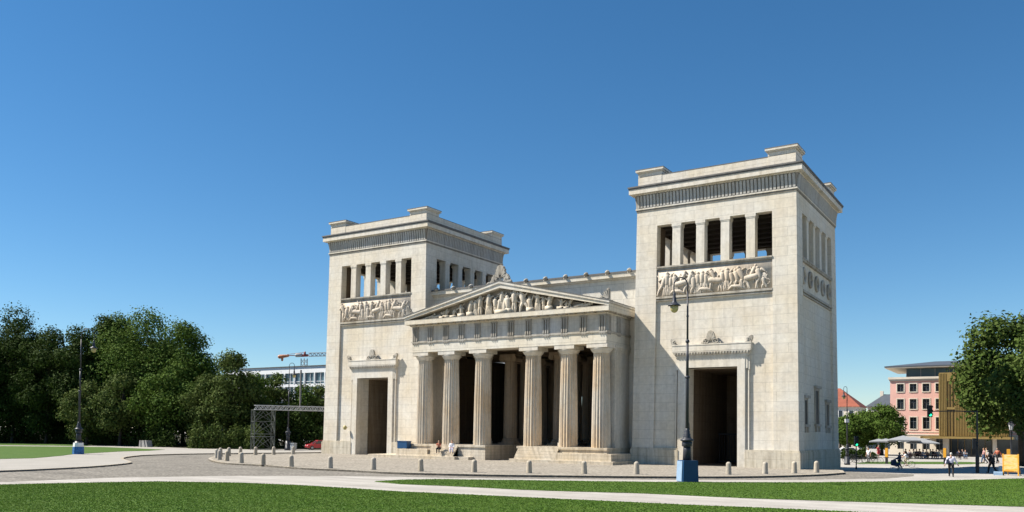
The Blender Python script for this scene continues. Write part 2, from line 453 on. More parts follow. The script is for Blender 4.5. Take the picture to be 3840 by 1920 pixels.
def sst(t): t = max(0.0, min(1.0, t)); return t * t * (3 - 2 * t)
def TZ(x, y):
    "the street dips a little behind the right tower and rises again to the cafe"
    return -.42 * sst((y - 2) / 10) * (1 - sst((y - 28) / 27)) * sst((x + 20) / 14) * (1 - sst((x - 8) / 5))
def GT(u, v):
    z = 0.0
    for _ in range(12): x, y = G(u, v, z); z = .5 * z + .5 * TZ(x, y)
    return x, y, z
def P3(u, v, z=None):
    if z is None: return GT(u, v)
    x, y = G(u, v, z); return (x, y, z)
AWAY = math.atan2(-FWD[0], FWD[1]) + PI          # facing away from the camera
make_person('walk', 'grey haired person in a white shirt and black trousers walking on the pale path', 'lilac', 'black', 'hair_grey', P3(3567, 1788), AWAY - .45, bag='navy', scale=1.02)
make_person('walk', 'person dressed all in black walking left of the painted board', 'black', 'black', 'hair_dark', P3(3720, 1775), AWAY + .3, bag='black', scale=1.0)
make_person('push', 'person in dark clothes pushing a pram across the sunlit road', 'navy', 'black', 'hair_dark', P3(3374, 1761), R(-62), scale=.98)
make_person('cycle', 'cyclist in a white shirt and beige shorts riding a pale bicycle', 'white', 'beige', 'hair_dark', P3(3398, 1752), R(-75), sleeves='short')
make_person('stand', 'person in a white top and grey trousers standing with a bicycle', 'white', 'grey', 'hair_brown', P3(3257, 1735), R(-20), sleeves='short')
make_person('stand', 'person in a red dress standing beside the leftmost small parasol', 'red', 'red', 'hair_brown', P3(3294, 1717), R(60), skirt=True, sleeves='short')
make_person('walk', 'person in a pink top and jeans walking in front of the glass entrance', 'pink', 'jeans', 'hair_brown', P3(3690, 1738), AWAY + 1.2, sleeves='short')
make_person('walk', 'person in a beige top with brown trousers beside the pink top walker', 'beige', 'brown', 'hair_brown', P3(3700, 1736.5), AWAY + 1.0, bag='white', sleeves='short')
make_person('walk', 'person in a rust red jacket behind the person in black', 'rust', 'black', 'hair_dark', P3(3741, 1737), AWAY + 2.0)
# sitters on the gate steps
make_person('sitlean', 'person in a rust red top with bare arms seated on the gate steps', 'rust', 'black', 'hair_brown', (-38.1, -5.0, .8), .35, sleeves='short')
make_person('sit', 'person in white with pale trousers seated on the top gate step', 'white', 'lilac', 'hair_brown', (-36.3, -5.0, .8), .5)
# cafe guests
proto = {}
cafe_specs = [('sit', 'black', 'navy', 'hair_dark', 'dark jacket'), ('sitlean', 'grey', 'jeans', 'hair_brown', 'grey top'), ('sit', 'beige', 'beige', 'hair_brown', 'beige outfit'), ('sitlean', 'navy', 'black', 'hair_dark', 'navy top')]
CAFE = []
_cu = [3398, 3411, 3424, 3437, 3449, 3462, 3474, 3487, 3499, 3511, 3523, 3596, 3608, 3620]
for i, u in enumerate(_cu):
    k = i % 4 if u != 3487 else 2
    v = 1718.5 + (i * 7 % 4) * .9
    x, y = G(u, v)
    sp = cafe_specs[k]
    near = 'under large parasols' if u < 3475 else ('left of the glass entrance' if u < 3530 else 'right of the yellow pylon')
    lab = 'seated cafe guest in %s %s, %s' % (sp[4], near, ['leftmost', 'second from left', 'third from left', 'fourth from left', 'fifth from left', 'sixth from left', 'seventh from left', 'leftmost', 'second from left', 'third from left', 'rightmost', 'left one', 'middle one', 'right one'][i])
    a = [R(70), R(-70), R(160), R(-150), R(20)][(i * 3) % 5]
    if k not in proto:
        proto[k] = make_person(sp[0], lab, sp[1], sp[2], sp[3], (x, y, 0), a, group='cafe guests', scale=.96); o = proto[k]
    else:
        o = copy_tree(proto[k]); o.location = (x, y, 0); o.rotation_euler = (0, 0, a); o['label'] = lab
    CAFE.append((x, y, a))

# ================================================================== GATE
W, D = 16.7773, 18.3382
HW, HD = W / 2, D / 2
TAP, ZP = .0122, 1.88
XC = -30.41                                    # axis of the portico
ZF, ZWB, ZWT, ZS = 17.45, 20.57, 24.95, 26.7
DL, DR, ZD = -2.62, 2.62, 10.0                 # door opening
gate = empty('monumental_gate', (XC, 0, 0), 0, 'pale limestone neoclassical gate with two square towers and a columned pediment front', 'monument')
def rel_fig(mb, x, z0, h, rnd, T, kind=None, fat=1.0):
    "one carved human figure, x along the panel, z up, T(x, d, z) maps to the wall"
    kind = kind or rnd.choice(['stand', 'stride', 'lean', 'kneel', 'stride', 'robe'])
    k = h / 1.75; lean = {'stand': .04, 'stride': .28, 'lean': .5, 'kneel': .15, 'robe': .02}[kind] * rnd.choice((-1, 1))
    d = .1 * k
    def C(a, b, r0, r1, seg=6): mb.cap(T(x + a[0] * k, a[1] * k, z0 + a[2] * k), T(x + b[0] * k, b[1] * k, z0 + b[2] * k), r0 * k * fat, r1 * k * fat, seg)
    hip = (0, .09, .9 if kind != 'kneel' else .55); sh = (lean * .6, .12, hip[2] + .52); hd = (lean * .75, .15, hip[2] + .72)
    C(hip, sh, .17, .2); C(hd, (hd[0], hd[1], hd[2] + .06), .12, .12)
    st = {'stand': .1, 'stride': .42, 'lean': .38, 'kneel': .3, 'robe': .08}[kind]
    for sx in (-1, 1):
        fx = sx * st + lean * -.3
        kn = (fx * .55 + .06 * sx, .12, hip[2] * .52); ft = (fx, .06, .05)
        C(hip, kn, .13, .09); C(kn, ft, .09, .05)
    if kind == 'robe':
        for q in range(5): C((-.2 + q * .1, .1, hip[2]), (-.26 + q * .13, .1, .04), .07, .08, 5)
    for sx in (-1, 1):
        a = rnd.uniform(-.7, 1.2); el = (sh[0] + sx * .3, .16, sh[2] - .05 + .2 * a); wr = (el[0] + sx * rnd.uniform(.05, .3), .12, el[2] + rnd.uniform(-.25, .35))
        C((sh[0] + sx * .17, .12, sh[2]), el, .075, .06); C(el, wr, .06, .045)
    if rnd.random() < .35:
        cx = sh[0] + rnd.choice((-1, 1)) * .45; 
        pts = [T(x + (cx + .3 * math.cos(t)) * k, .1 * k, z0 + (hip[2] + .2 + .3 * math.sin(t)) * k) for t in [PI * 2 * i / 10 for i in range(11)]]
        mb.tube(pts, .045 * k, 5)
    if rnd.random() < .4:
        s0 = rnd.choice((-1, 1)); mb.tube([T(x - s0 * .5 * k, .12 * k, z0 + .5 * k), T(x + s0 * .55 * k, .14 * k, z0 + 1.75 * k)], .03 * k, 5)
def horse(mb, x, z0, h, sg, T):
    k = h / 2.0
    def C(a, b, r0, r1): mb.cap(T(x + sg * a[0] * k, a[1] * k, z0 + a[2] * k), T(x + sg * b[0] * k, b[1] * k, z0 + b[2] * k), r0 * k, r1 * k, 7)
    C((-.5, .1, .95), (.4, .12, 1.1), .27, .27); C((.5, .12, 1.2), (.85, .14, 1.65), .18, .11); C((.85, .14, 1.68), (1.15, .14, 1.45), .11, .07)
    C((.45, .1, 1.0), (.8, .1, .75), .12, .08); C((.8, .1, .75), (.72, .08, .4), .07, .05); C((.35, .1, .9), (.5, .08, .05), .12, .05)
    C((-.55, .1, .9), (-.75, .1, .5), .16, .09); C((-.75, .1, .5), (-.6, .08, .05), .08, .05); C((-.5, .1, .85), (-.3, .08, .05), .14, .05)
    C((-.72, .1, 1.1), (-1.0, .1, .6), .07, .09)
def palmette(mb, x, z, w, h, y0, y1):
    "fan of leaves over two volutes in the plane of the wall"
    n = 9
    for i in range(n):
        a = PI * (.1 + .8 * i / (n - 1)); L = h * (.5 + .25 * math.sin(a) ** 2)
        c = (x, z + h * .3)
        tip = (c[0] + math.cos(a) * L * .62, c[1] + math.sin(a) * L * 1.02)
        q = (-math.sin(a) * w * .05, math.cos(a) * w * .05)
        mb.prism([(c[0] - q[0] * .5, c[1] - q[1] * .5), (c[0] + q[0] * .5, c[1] + q[1] * .5), (tip[0] + q[0] * 1.5, tip[1] + q[1] * 1.5), (tip[0] + math.cos(a) * .06, tip[1] + math.sin(a) * .06), (tip[0] - q[0] * 1.5, tip[1] - q[1] * 1.5)], 'y', y0 - .02 * (i % 2), y1)
    for s in (-1, 1):
        pts = [(x + s * (w * .24 + (w * .19) * (1 - t / 14) * math.cos(t * .62)), (y0 + y1) / 2 - .03, z + h * .2 + (w * .19) * (1 - t / 14) * math.sin(t * .62)) for t in range(13)]
        mb.tube(pts, w * .035, 5)
        mb.tube([(x + s * w * .3, (y0 + y1) / 2, z + h * .05), (x + s * w * .42, (y0 + y1) / 2, z + h * .12), (x + s * w * .5, (y0 + y1) / 2, z + .03)], [w * .06, w * .05, w * .03], 6)
    mb.box(x - w * .5, x + w * .5, y0 + .04, y1, z - .02, z + h * .07)

def build_tower(xc, outer, label, lit):
    "xc: world x of the tower axis; outer: +1 when its free flank faces +x"
    root_off = Vector((xc - XC, HD, 0))
    def dfm(p):
        if p.z > ZP:
            k = TAP * (p.z - ZP)
            p = Vector((p.x * (HW - k) / HW, p.y * (HD - k) / HD, p.z))
        return p + root_off
    def flank(p):                                # mirror so that the free flank lies at +x
        return dfm(Vector((p.x * outer, p.y, p.z)))
    def bld(mb, name, m, parent, smooth=False, fn=dfm):
        mb.tf(fn)
        o = mb.build(name, m, parent, smooth); return o
    rc = .24; pw, ps = 2.35, 2.3
    b = MB()
    yf, yb = -HD + rc, HD - rc
    # lower core round the carriage passage
    b.box(-HW + rc, DL, yf, yb, 0, ZP); b.box(DR, HW - rc, yf, yb, 0, ZP)
    b.cut(-HW + rc, DL, yf, yb, ZP, ZWB - .1, 1); b.cut(DR, HW - rc, yf, yb, ZP, ZWB - .1, 1)
    b.cut(DL, DR, yf, yb, ZD, ZWB - .1, 1)
    # corner pilasters up to the lintel
    for sx in (-1, 1):
        for sy in (-1, 1):
            x0, x1 = sorted((sx * HW, sx * (HW - pw))); y0, y1 = sorted((sy * HD, sy * (HD - ps)))
            b.cut(x0, x1, y0, y1, ZP, ZWT, 1)
    b.ring(HW, HD, 1.0, ZWT, ZS + .15)           # lintel over the open loggia
    tower = bld(b, 'tower', M_wall, gate); tower['label'] = label
    # loggia ceiling and passage lining, interior shade put into their dark colours
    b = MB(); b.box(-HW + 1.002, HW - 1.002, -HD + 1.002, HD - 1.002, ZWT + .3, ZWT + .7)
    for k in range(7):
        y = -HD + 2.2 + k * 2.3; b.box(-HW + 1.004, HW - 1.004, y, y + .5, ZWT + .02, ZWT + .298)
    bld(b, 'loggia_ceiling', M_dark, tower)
    b = MB(); b.box(-HW + .2, HW - .2, -HD + .2, HD - .2, ZWB - .1, ZWB + .004); bld(b, 'loggia_floor', M_hall, tower)  # floor tone darkened to cut bounced sunlight in the loggia
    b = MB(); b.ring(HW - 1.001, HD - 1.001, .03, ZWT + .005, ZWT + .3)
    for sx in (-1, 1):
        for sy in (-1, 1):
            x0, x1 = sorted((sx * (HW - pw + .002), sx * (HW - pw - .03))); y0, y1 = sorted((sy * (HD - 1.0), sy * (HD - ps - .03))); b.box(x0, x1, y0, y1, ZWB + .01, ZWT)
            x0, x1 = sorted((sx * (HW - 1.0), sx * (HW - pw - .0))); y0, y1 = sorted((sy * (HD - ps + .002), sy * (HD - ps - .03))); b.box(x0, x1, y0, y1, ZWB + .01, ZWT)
    bld(b, 'loggia_shade_lining', M_hall, tower)  # thin dark sheets added to imitate shade on the inner faces
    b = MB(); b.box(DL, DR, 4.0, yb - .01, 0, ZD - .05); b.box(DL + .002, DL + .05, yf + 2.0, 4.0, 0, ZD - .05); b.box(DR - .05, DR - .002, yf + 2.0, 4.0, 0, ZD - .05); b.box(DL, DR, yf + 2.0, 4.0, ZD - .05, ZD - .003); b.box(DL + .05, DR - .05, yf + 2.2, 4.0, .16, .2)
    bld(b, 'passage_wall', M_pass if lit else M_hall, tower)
    if not lit:
        b = MB()
        for i in range(15): b.tube([(-1.9 + i * .27, -.6, .2), (-1.9 + i * .27, -.6, 3.4)], .035, 6)
        for z in (.35, 3.3): b.box(-2.0, 2.0, -.65, -.55, z, z + .12)
        bld(b, 'iron_gate', M_iron, tower)
    # plinth
    b = MB(); pp = .16
    b.box(-HW - pp, DL - .75, -HD - pp, -HD + 2.4, -.6, ZP - .18); b.box(DR + .75, HW + pp, -HD - pp, -HD + 2.4, -.6, ZP - .18)
    b.box(-HW - pp, -HW + 1.6, -HD + 2.4, HD - 2, -.6, ZP - .18); b.box(HW - 1.6, HW + pp, -HD + 2.4, HD - 2, -.6, ZP - .18)
    b.box(-HW - pp, HW + pp, HD - 2, HD + pp, -.6, ZP - .18)
    pp = .08
    b.box(-HW - pp, DL - .75, -HD - pp, -HD + 2.4, ZP - .18, ZP); b.box(DR + .75, HW + pp, -HD - pp, -HD + 2.4, ZP - .18, ZP)
    b.box(-HW - pp, -HW + 1.6, -HD + 2.4, HD - 2, ZP - .18, ZP); b.box(HW - 1.6, HW + pp, -HD + 2.4, HD - 2, ZP - .18, ZP)
    b.box(-HW - pp, HW + pp, HD - 2, HD + pp, ZP - .18, ZP)
    bld(b, 'plinth', M_plinth, tower)
    # loggia pillars with small capitals
    op = (W - 2 * pw); wgap = op / 5 - .88 * 4 / 5
    def pillar(x0, x1, y0, y1):
        m = MB(); m.cut(x0, x1, y0, y1, ZWB - .02, ZWT - .42, 1)
        m.box(x0 - .03, x1 + .03, y0 - .03, y1 + .03, ZWT - .42, ZWT - .3)
        m.box(x0 - .09, x1 + .09, y0 - .06, y1 + .06, ZWT - .3, ZWT - .01)
        bld(m, 'loggia_pillar', M_plain, tower)
    for sy in (-1, 1):
        for i in range(4):
            x0 = -HW + pw + wgap + i * (wgap + .88)
            y0, y1 = sorted((sy * (HD - .03), sy * (HD - 1.0)))
            pillar(x0, x0 + .88, y0, y1)
    og = (D - 2 * ps); sgap = og / 5 - .92 * 4 / 5
    for sx in (-1, 1):
        for i in range(4):
            y0 = -HD + ps + sgap + i * (sgap + .92)
            x0, x1 = sorted((sx * (HW - .03), sx * (HW - 1.0)))
            pillar(x0, x1, y0, y0 + .92)
    # sills, frieze mouldings
    b = MB()
    for z0, z1, o in ((ZWB - .12, ZWB + .03, .1), (ZWB - .27, ZWB - .12, .03), (ZF - .2, ZF + .02, .04), (ZF - .42, ZF - .3, -.04)):
        b.box(-HW + pw, HW - pw, -HD - o, -HD + .4, z0, z1); b.box(-HW + pw, HW - pw, HD - .4, HD + o, z0, z1)
        b.box(HW - .4, HW + o, -HD + ps, HD - ps, z0, z1); b.box(-HW - o, -HW + .4, -HD + ps, HD - ps, z0, z1)
    bld(b, 'sill_moulding', M_weather, tower)
    # carved battle frieze on the front
    rnd = random.Random(11 if outer > 0 else 23)
    b = MB(); y = -HD + .1
    b.box(-HW + pw + .02, HW - pw - .02, y, y + .2, ZF + .02, ZWB - .27)
    T = lambda x, d, z: Vector((x, y - max(d, .0) * .42, z))
    x = -HW + pw + .75; i = 0
    while x < HW - pw - 1.05:
        if i % 6 == 4: horse(b, x + .35, ZF + .08, 2.25, rnd.choice((-1, 1)), T); rel_fig(b, x + .3, ZF + .55, 1.9, rnd, T, 'lean'); x += 1.15
        else: rel_fig(b, x, ZF + .08, rnd.uniform(1.9, 2.45), rnd, T, None, 1.2); x += rnd.uniform(.34, .56)
        if i % 3 == 2: rel_fig(b, x - .1, ZF + .06, 1.5, rnd, T, 'kneel', 1.2)
        if i % 4 == 1: b.ell(T(x - .2, .12, ZF + 1.2), (.42, .06, .42), 12, 6)
        if i % 5 == 3: b.tube([T(x - 1.0, .12, ZF + .15), T(x - .6, .14, ZF + .5), T(x + .1, .14, ZF + .45), T(x + .7, .12, ZF + .12)], [.1, .17, .2, .08], 7)
        i += 1
    bld(b, 'battle_frieze', M_relief, tower, True)
    # wreath shields on the flanks
    for k in range(5):
        yy = -HD + ps + sgap / 2 + k * (sgap + .92)
        for sx in (-1, 1):
            b = MB()
            px = sx * (HW - rc)
            pts = [(px + sx * .1, yy + .62 * math.cos(t), 18.95 + .72 * math.sin(t)) for t in [2 * PI * i / 16 for i in range(17)]]
            b.tube(pts, .15, 6); b.ell((px + sx * .06, yy, 18.95), (.1, .25, .25), 8, 5)
            bld(b, 'wreath', M_weather, tower, True)
    # cornice: string, tongue frieze, corona, top moulding
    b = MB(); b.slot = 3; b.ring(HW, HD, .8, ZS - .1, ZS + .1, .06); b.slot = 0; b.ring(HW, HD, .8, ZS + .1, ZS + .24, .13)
    z0, z1 = ZS + .24, 28.3
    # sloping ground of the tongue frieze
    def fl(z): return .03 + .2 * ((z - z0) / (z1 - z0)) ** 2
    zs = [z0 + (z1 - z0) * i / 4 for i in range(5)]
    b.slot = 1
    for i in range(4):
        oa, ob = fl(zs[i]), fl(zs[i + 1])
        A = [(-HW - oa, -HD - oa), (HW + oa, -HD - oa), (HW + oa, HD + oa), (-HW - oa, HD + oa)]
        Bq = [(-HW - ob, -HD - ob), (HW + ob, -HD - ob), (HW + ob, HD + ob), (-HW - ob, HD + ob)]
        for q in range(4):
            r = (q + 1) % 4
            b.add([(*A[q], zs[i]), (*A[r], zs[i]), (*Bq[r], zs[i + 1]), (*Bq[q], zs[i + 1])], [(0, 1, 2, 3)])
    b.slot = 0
    b.box(-HW - .3, HW + .3, -HD - .3, HD + .3, 28.31, 28.42)
    b.ring(HW, HD, 1.6, 28.42, 28.92, .72)
    b.slot = 2; b.ring(HW, HD, 1.8, 28.92, 29.06, .77); b.ring(HW, HD, 1.8, 29.06, 29.2, .84)
    b.box(-HW + .5, HW - .5, -HD + .5, HD - .5, 28.92, 29.1)
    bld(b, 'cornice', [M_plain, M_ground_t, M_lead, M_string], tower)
    b = MB()
    def tongue(T, s):
        w = .125
        for i in range(3):
            za, zb = zs[i] + .02, zs[i + 1] + (.02 if i < 2 else .22)
            oa, ob = fl(za) + .12, fl(min(zb, z1)) + .12
            b.add([T(s - w, oa, za), T(s + w, oa, za), T(s + w, ob, zb), T(s - w, ob, zb), T(s - w, oa - .13, za), T(s + w, oa - .13, za), T(s + w, ob - .13, zb), T(s - w, ob - .13, zb)],
                  [(0, 1, 2, 3), (0, 3, 7, 4), (1, 5, 6, 2), (3, 2, 6, 7)])
        zc = zs[3] + .3
        b.ell(T(s, fl(zs[3]) + .09, zc - .06), (.13, .13, .1), 6, 4)
    n = int(W / .37)
    for i in range(n):
        s = -HW + (i + .5) * W / n
        tongue(lambda a, o, z: (a, -HD - o, z), s); tongue(lambda a, o, z: (-a, HD + o, z), s)
    n = int(D / .37)
    for i in range(n):
        s = -HD + (i + .5) * D / n
        tongue(lambda a, o, z: (HW + o, a, z), s); tongue(lambda a, o, z: (-HW - o, -a, z), s)
    bld(b, 'tongue_frieze', M_tongue, tower)
    # parapet with corner blocks
    b = MB(); b.ring(HW - .06, HD - .06, .5, 29.1, 30.28)
    for sx in (-1, 1):
        for sy in (-1, 1):
            x0, x1 = sorted((sx * (HW - .03), sx * (HW - 2.75))); y0, y1 = sorted((sy * (HD - .03), sy * (HD - 2.75)))
            b.box(x0, x1, y0, y1, 29.1, 30.72); b.box(x0 - .1, x1 + .1, y0 - .1, y1 + .1, 30.72, 30.84); b.box(x0 - .24, x1 + .24, y0 - .24, y1 + .24, 30.84, 31.04)
    b.slot = 1
    b.ring(HW - .06, HD - .06, .56, 30.28, 30.33, .03)
    for sx in (-1, 1):
        for sy in (-1, 1):
            x0, x1 = sorted((sx * (HW - .03), sx * (HW - 2.75))); y0, y1 = sorted((sy * (HD - .03), sy * (HD - 2.75)))
            b.box(x0 - .26, x1 + .26, y0 - .26, y1 + .26, 31.04, 31.1)
    bld(b, 'parapet', [M_wall, M_lead], tower)
    # door frame with ears
    b = MB(); y0, y1 = -HD - .1, -HD + 1.2
    b.box(DL - .76, DL, y0, y1, 0, ZD); b.box(DR, DR + .76, y0, y1, 0, ZD); b.box(DL - .76, DR + .76, y0, y1, ZD, 11.02)
    for s in (-1, 1):
        for k, (a, c, dz) in enumerate(((.76, 1.0, 0), (1.0, 1.2, -.12))):
            x0, x1 = sorted((s * (DR + a), s * (DR + c))); b.box(x0, x1, y0 + .05 + .05 * k, y1, 9.8 + dz, 11.02 - .02 * k)
            x0, x1 = sorted((s * (DR + a), s * (DR + a + .12))); b.box(x0, x1, y0 + .09 + .05 * k, y1, ZP - .02, 9.8 + dz)
    bld(b, 'door_frame', M_plain, tower)
    b = MB()
    hw = 4.0
    b.box(-hw + .25, hw - .25, -HD - .14, -HD + .6, 11.02, 11.16)
    for i in range(4):
        o = .17 + .06 * i; b.box(-hw + .25 - .08 * i, hw - .25 + .08 * i, -HD - o, -HD + .6, 11.16 + .12 * i, 11.28 + .12 * i)
    b.slot = 1
    for i in range(26):
        x = -hw + .15 + (i + .5) * (2 * hw - .3) / 26
        b.ell((x, -HD - .3, 11.42), (.1, .09, .2), 6, 5)
    b.slot = 0
    b.box(-hw - .02, hw + .02, -HD - .37, -HD + .6, 11.64, 12.22); b.box(-hw - .08, hw + .08, -HD - .41, -HD + .6, 12.22, 12.32)
    b.slot = 1
    for s in (-1, 1):
        b.prism([(s * (hw + .06), 12.32), (s * (hw - .55), 12.32), (s * (hw - .32), 12.5), (s * (hw - .2), 12.82), (s * (hw + .1), 13.0), (s * (hw + .22), 12.8)], 'y', -HD - .4, -HD - .05)
        pts = [(s * (hw - .25 + .2 * (1 - t / 12) * math.cos(t * .6)), -HD - .42, 12.6 + .18 * (1 - t / 12) * math.sin(t * .6)) for t in range(11)]
        b.tube(pts, .05, 5)
    b.prism([(-1.04, 12.32), (-1.0, 12.5), (-.66, 12.62), (-.44, 12.95), (-.36, 13.3), (-.2, 13.55), (0, 13.66), (.2, 13.55), (.36, 13.3), (.44, 12.95), (.66, 12.62), (1.0, 12.5), (1.04, 12.32)], 'y', -HD - .26, -HD - .08)
    palmette(b, 0, 12.32, 1.75, 1.2, -HD - .38, -HD - .2)
    bld(b, 'door_hood', [M_plain, M_weather], tower)
    # narrow windows low on the free flank
    for yc, hw_, z0, z1 in ((-5.42, .62, 4.4, 6.75), (-.5, .75, 4.5, 7.9), (4.45, .62, 4.4, 6.65)):
        fw = HW - rc
        b = MB()
        for s in (-1, 1):
            y0, y1 = sorted((yc + s * hw_, yc + s * (hw_ + .22))); b.box(fw - .02, fw + .1, y0, y1, z0, z1)
        b.box(fw - .02, fw + .12, yc - hw_ - .22, yc + hw_ + .22, z1, z1 + .22)
        b.box(fw - .02, fw + .3, yc - hw_ - .45, yc + hw_ + .45, z1 + .22, z1 + .5)
        b.box(fw - .02, fw + .26, yc - hw_ - .4, yc + hw_ + .4, z0 - .25, z0)
        for s in (-1, 1): b.box(fw - .02, fw + .2, yc + s * hw_ - .12, yc + s * hw_ + .12, z0 - .8, z0 - .25)
        w = bld(b, 'window', M_weather, tower, fn=flank)
        b = MB(); b.box(fw - .06, fw + .012, yc - hw_, yc + hw_, z0, z1)
        w2 = bld(b, 'window_pane', M_iron, tower, fn=flank)
    return tower
tR = build_tower(-HW, 1, 'right hand square tower with sunlit door front', False)
tL = build_tower(-60.8164 + HW, -1, 'left hand square tower half behind the pediment', True)

# ---- portico (local origin at the gate axis)
SZ = 1.8
COLX = (-11.4, -7.62, -3.28, 3.28, 7.62, 11.4); COLY = -2.78
b = MB()
for s in (-1, 1):
    x0, x1 = sorted((s * 2.1, s * 12.65)); b.box(x0, x1, -3.95, 17.0, 0, SZ - .25); 
    x0, x1 = sorted((s * 2.02, s * 12.72)); b.box(x0, x1, -4.07, 17.0, SZ - .25, SZ)
b.box(-2.1, 2.1, 16.6, 17.0, 0, .2)
styl = b.build('stylobate', M_step, gate)
b = MB()
b.box(7.2, 13.6, -5.05, -3.95, .15, 1.2); b.box(12.65, 13.6, -3.95, 1.5, .15, 1.2)
b.box(-13.9, -9.3, -5.05, -3.95, .15, 1.2); b.box(-13.9, -12.65, -3.95, -.2, .15, 1.2)
b.box(2.1, 14.1, -5.75, -5.05, .1, .47); b.box(13.6, 14.1, -5.05, .0, .1, .47)
b.box(-17.6, -5.0, -5.75, -5.05, .1, .47); b.box(-17.6, -13.9, -5.05, -.3, .1, .47)
b.box(-5.7, -3.6, -5.05, -3.95, .15, .47)
def stair(x0, x1, n=5):
    for i in range(n):
        z1 = .47 + (1.8 - .47) * (i + 1) / (n + 1); y0 = -5.05 + .98 * i / n
        b.box(x0, x1, y0, -4.07 + (-.0 if i < n - 1 else 0), .46 + .004 * i, z1)
stair(2.3, 7.2, 6); stair(-9.3, -5.7, 6)
b.build('front_step', M_step, gate)

def doric(x):
    NS = 80
    prof_f = [0, .62, 1.0, .62]
    def flute(k, r): return r - .135 * prof_f[k % 4] * r
    zs = [SZ, SZ + 1.5, SZ + 3.5, SZ + 5.5, SZ + 7.5, SZ + 9.3, SZ + 9.75]
    rr = [1.0, .99, .965, .93, .885, .845, .84]
    m = MB(); m.lathe([(r, z) for r, z in zip(rr, zs)], (x, COLY, 0), NS, flute)
    sh = m.build('column', M_col, gate)
    m = MB(); z = SZ + 9.75
    m.lathe([(.86, z), (.87, z + .06), (.9, z + .07), (.9, z + .1), (1.02, z + .22), (1.13, z + .38), (1.17, z + .48), (1.12, z + .54)], (x, COLY, 0), 36)
    m.box(x - 1.16, x + 1.16, COLY - 1.16, COLY + 1.16, z + .54, 12.5 - .005)
    m.build('capital', M_plain, sh)
for x in COLX: doric(x)
# architrave, taenia, frieze, corona
b = MB()
AW = 12.5; YF = -3.97; YB = 2.0
b.box(-AW, AW, YF, YF + 2.3, 12.5, 13.6); b.box(-AW, -AW + 2.0, YF + 2.3, YB, 12.5, 13.6); b.box(AW - 2.0, AW, YF + 2.3, YB, 12.5, 13.6)
b.build('architrave', M_bright, gate)
b = MB(); b.box(-AW - .1, AW + .1, YF - .1, YB, 13.6, 13.8)
b.build('taenia', M_weather, gate)
fr = MB(); fr.box(-AW + .03, AW - .03, YF + .05, YB, 13.8, 15.5)
frz = fr.build('metope_frieze', M_meto, gate)
def trig(T):
    m = MB(); w = .82
    for k in (-1, 0, 1):
        xx = k * w / 3
        m.add([T(xx - .115, 0, 13.82), T(xx - .065, .2, 13.82), T(xx + .065, .2, 13.82), T(xx + .115, 0, 13.82), T(xx - .115, 0, 15.3), T(xx - .065, .2, 15.3), T(xx + .065, .2, 15.3), T(xx + .115, 0, 15.3)],
              [(0, 1, 5, 4), (1, 2, 6, 5), (2, 3, 7, 6), (0, 3, 2, 1), (4, 5, 6, 7)])
        p = T(xx, .13, 13.5); m.lathe([(.055, -.09), (.03, .08)], p, 6)
    m.add([T(-w / 2, 0, 15.3), T(w / 2, 0, 15.3), T(w / 2, 0, 15.5), T(-w / 2, 0, 15.5), T(-w / 2, .13, 15.3), T(w / 2, .13, 15.3), T(w / 2, .13, 15.5), T(-w / 2, .13, 15.5)],
          [(0, 1, 2, 3), (4, 5, 6, 7), (0, 1, 5, 4), (1, 2, 6, 5), (2, 3, 7, 6), (3, 0, 4, 7)])
    a = T(0, .14, 13.56); m.add([T(-w / 2, .02, 13.52), T(w / 2, .02, 13.52), T(w / 2, .14, 13.52), T(-w / 2, .14, 13.52), T(-w / 2, .02, 13.6), T(w / 2, .02, 13.6), T(w / 2, .14, 13.6), T(-w / 2, .14, 13.6)],
                                [(0, 1, 2, 3), (4, 5, 6, 7), (0, 1, 5, 4), (1, 2, 6, 5), (2, 3, 7, 6), (3, 0, 4, 7)])
    m.build('triglyph', M_trig, frz)
for i in range(12):
    x = -12.05 + i * 24.1 / 11; trig(lambda a, o, z, x=x: Vector((x + a, YF + .05 - o, z)))
for s in (-1, 1):
    for i in range(2):
        yy = -3.5 + i * 2.4; trig(lambda a, o, z, yy=yy, s=s: Vector((s * (AW - .03 + o), yy + a * s, z)))
b = MB(); CW = 13.1; YC = -4.77
b.box(-AW - .12, AW + .12, YF - .12, YB, 15.5, 15.66)
b.box(-CW, CW, YC, YB - .1, 15.72, 16.2)
b.slot = 1
n = 23
for i in range(n):
    x = -12.05 + i * 24.1 / (n - 1); b.box(x - .38, x + .38, YC + .1, YF - .13, 15.62, 15.715)
for s in (-1, 1):
    for i in range(5):
        y = -3.5 + i * 1.2; x0, x1 = sorted((s * (AW + .13), s * (CW - .1))); b.box(x0, x1, y - .38, y + .38, 15.62, 15.715)
b.slot = 2; b.box(-CW + .02, CW - .02, YC + .04, YF, 16.2, 16.24)
b.build('corona', [M_bright, M_weather, M_lead], gate)
# pediment
b = MB()
zt = 16.24; za = 19.08
b.prism([(-CW + .9, zt), (CW - .9, zt), (0, za)], 'y', -3.92, -3.0)
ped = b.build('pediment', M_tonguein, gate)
b = MB()
def chev(lo, hi, w, y0, y1):
    "gable band: lo / hi heights above the rake base line at the eaves and at the apex"
    for s in (-1, 1):
        b.prism([(s * w, lo[0]), (s * w, hi[0]), (0, hi[1]), (0, lo[1])], 'y', y0, y1)
chev((16.205, 19.06), (16.46, 19.52), CW, YC, 2.0)
b.slot = 1; chev((16.47, 19.52), (16.66, 19.78), CW + .1, YC - .1, 2.0)
b.slot = 2; chev((16.665, 19.785), (16.73, 19.86), CW + .12, YC - .13, 2.0)
b.build('raking_cornice', [M_bright, M_plain, M_lead], gate)
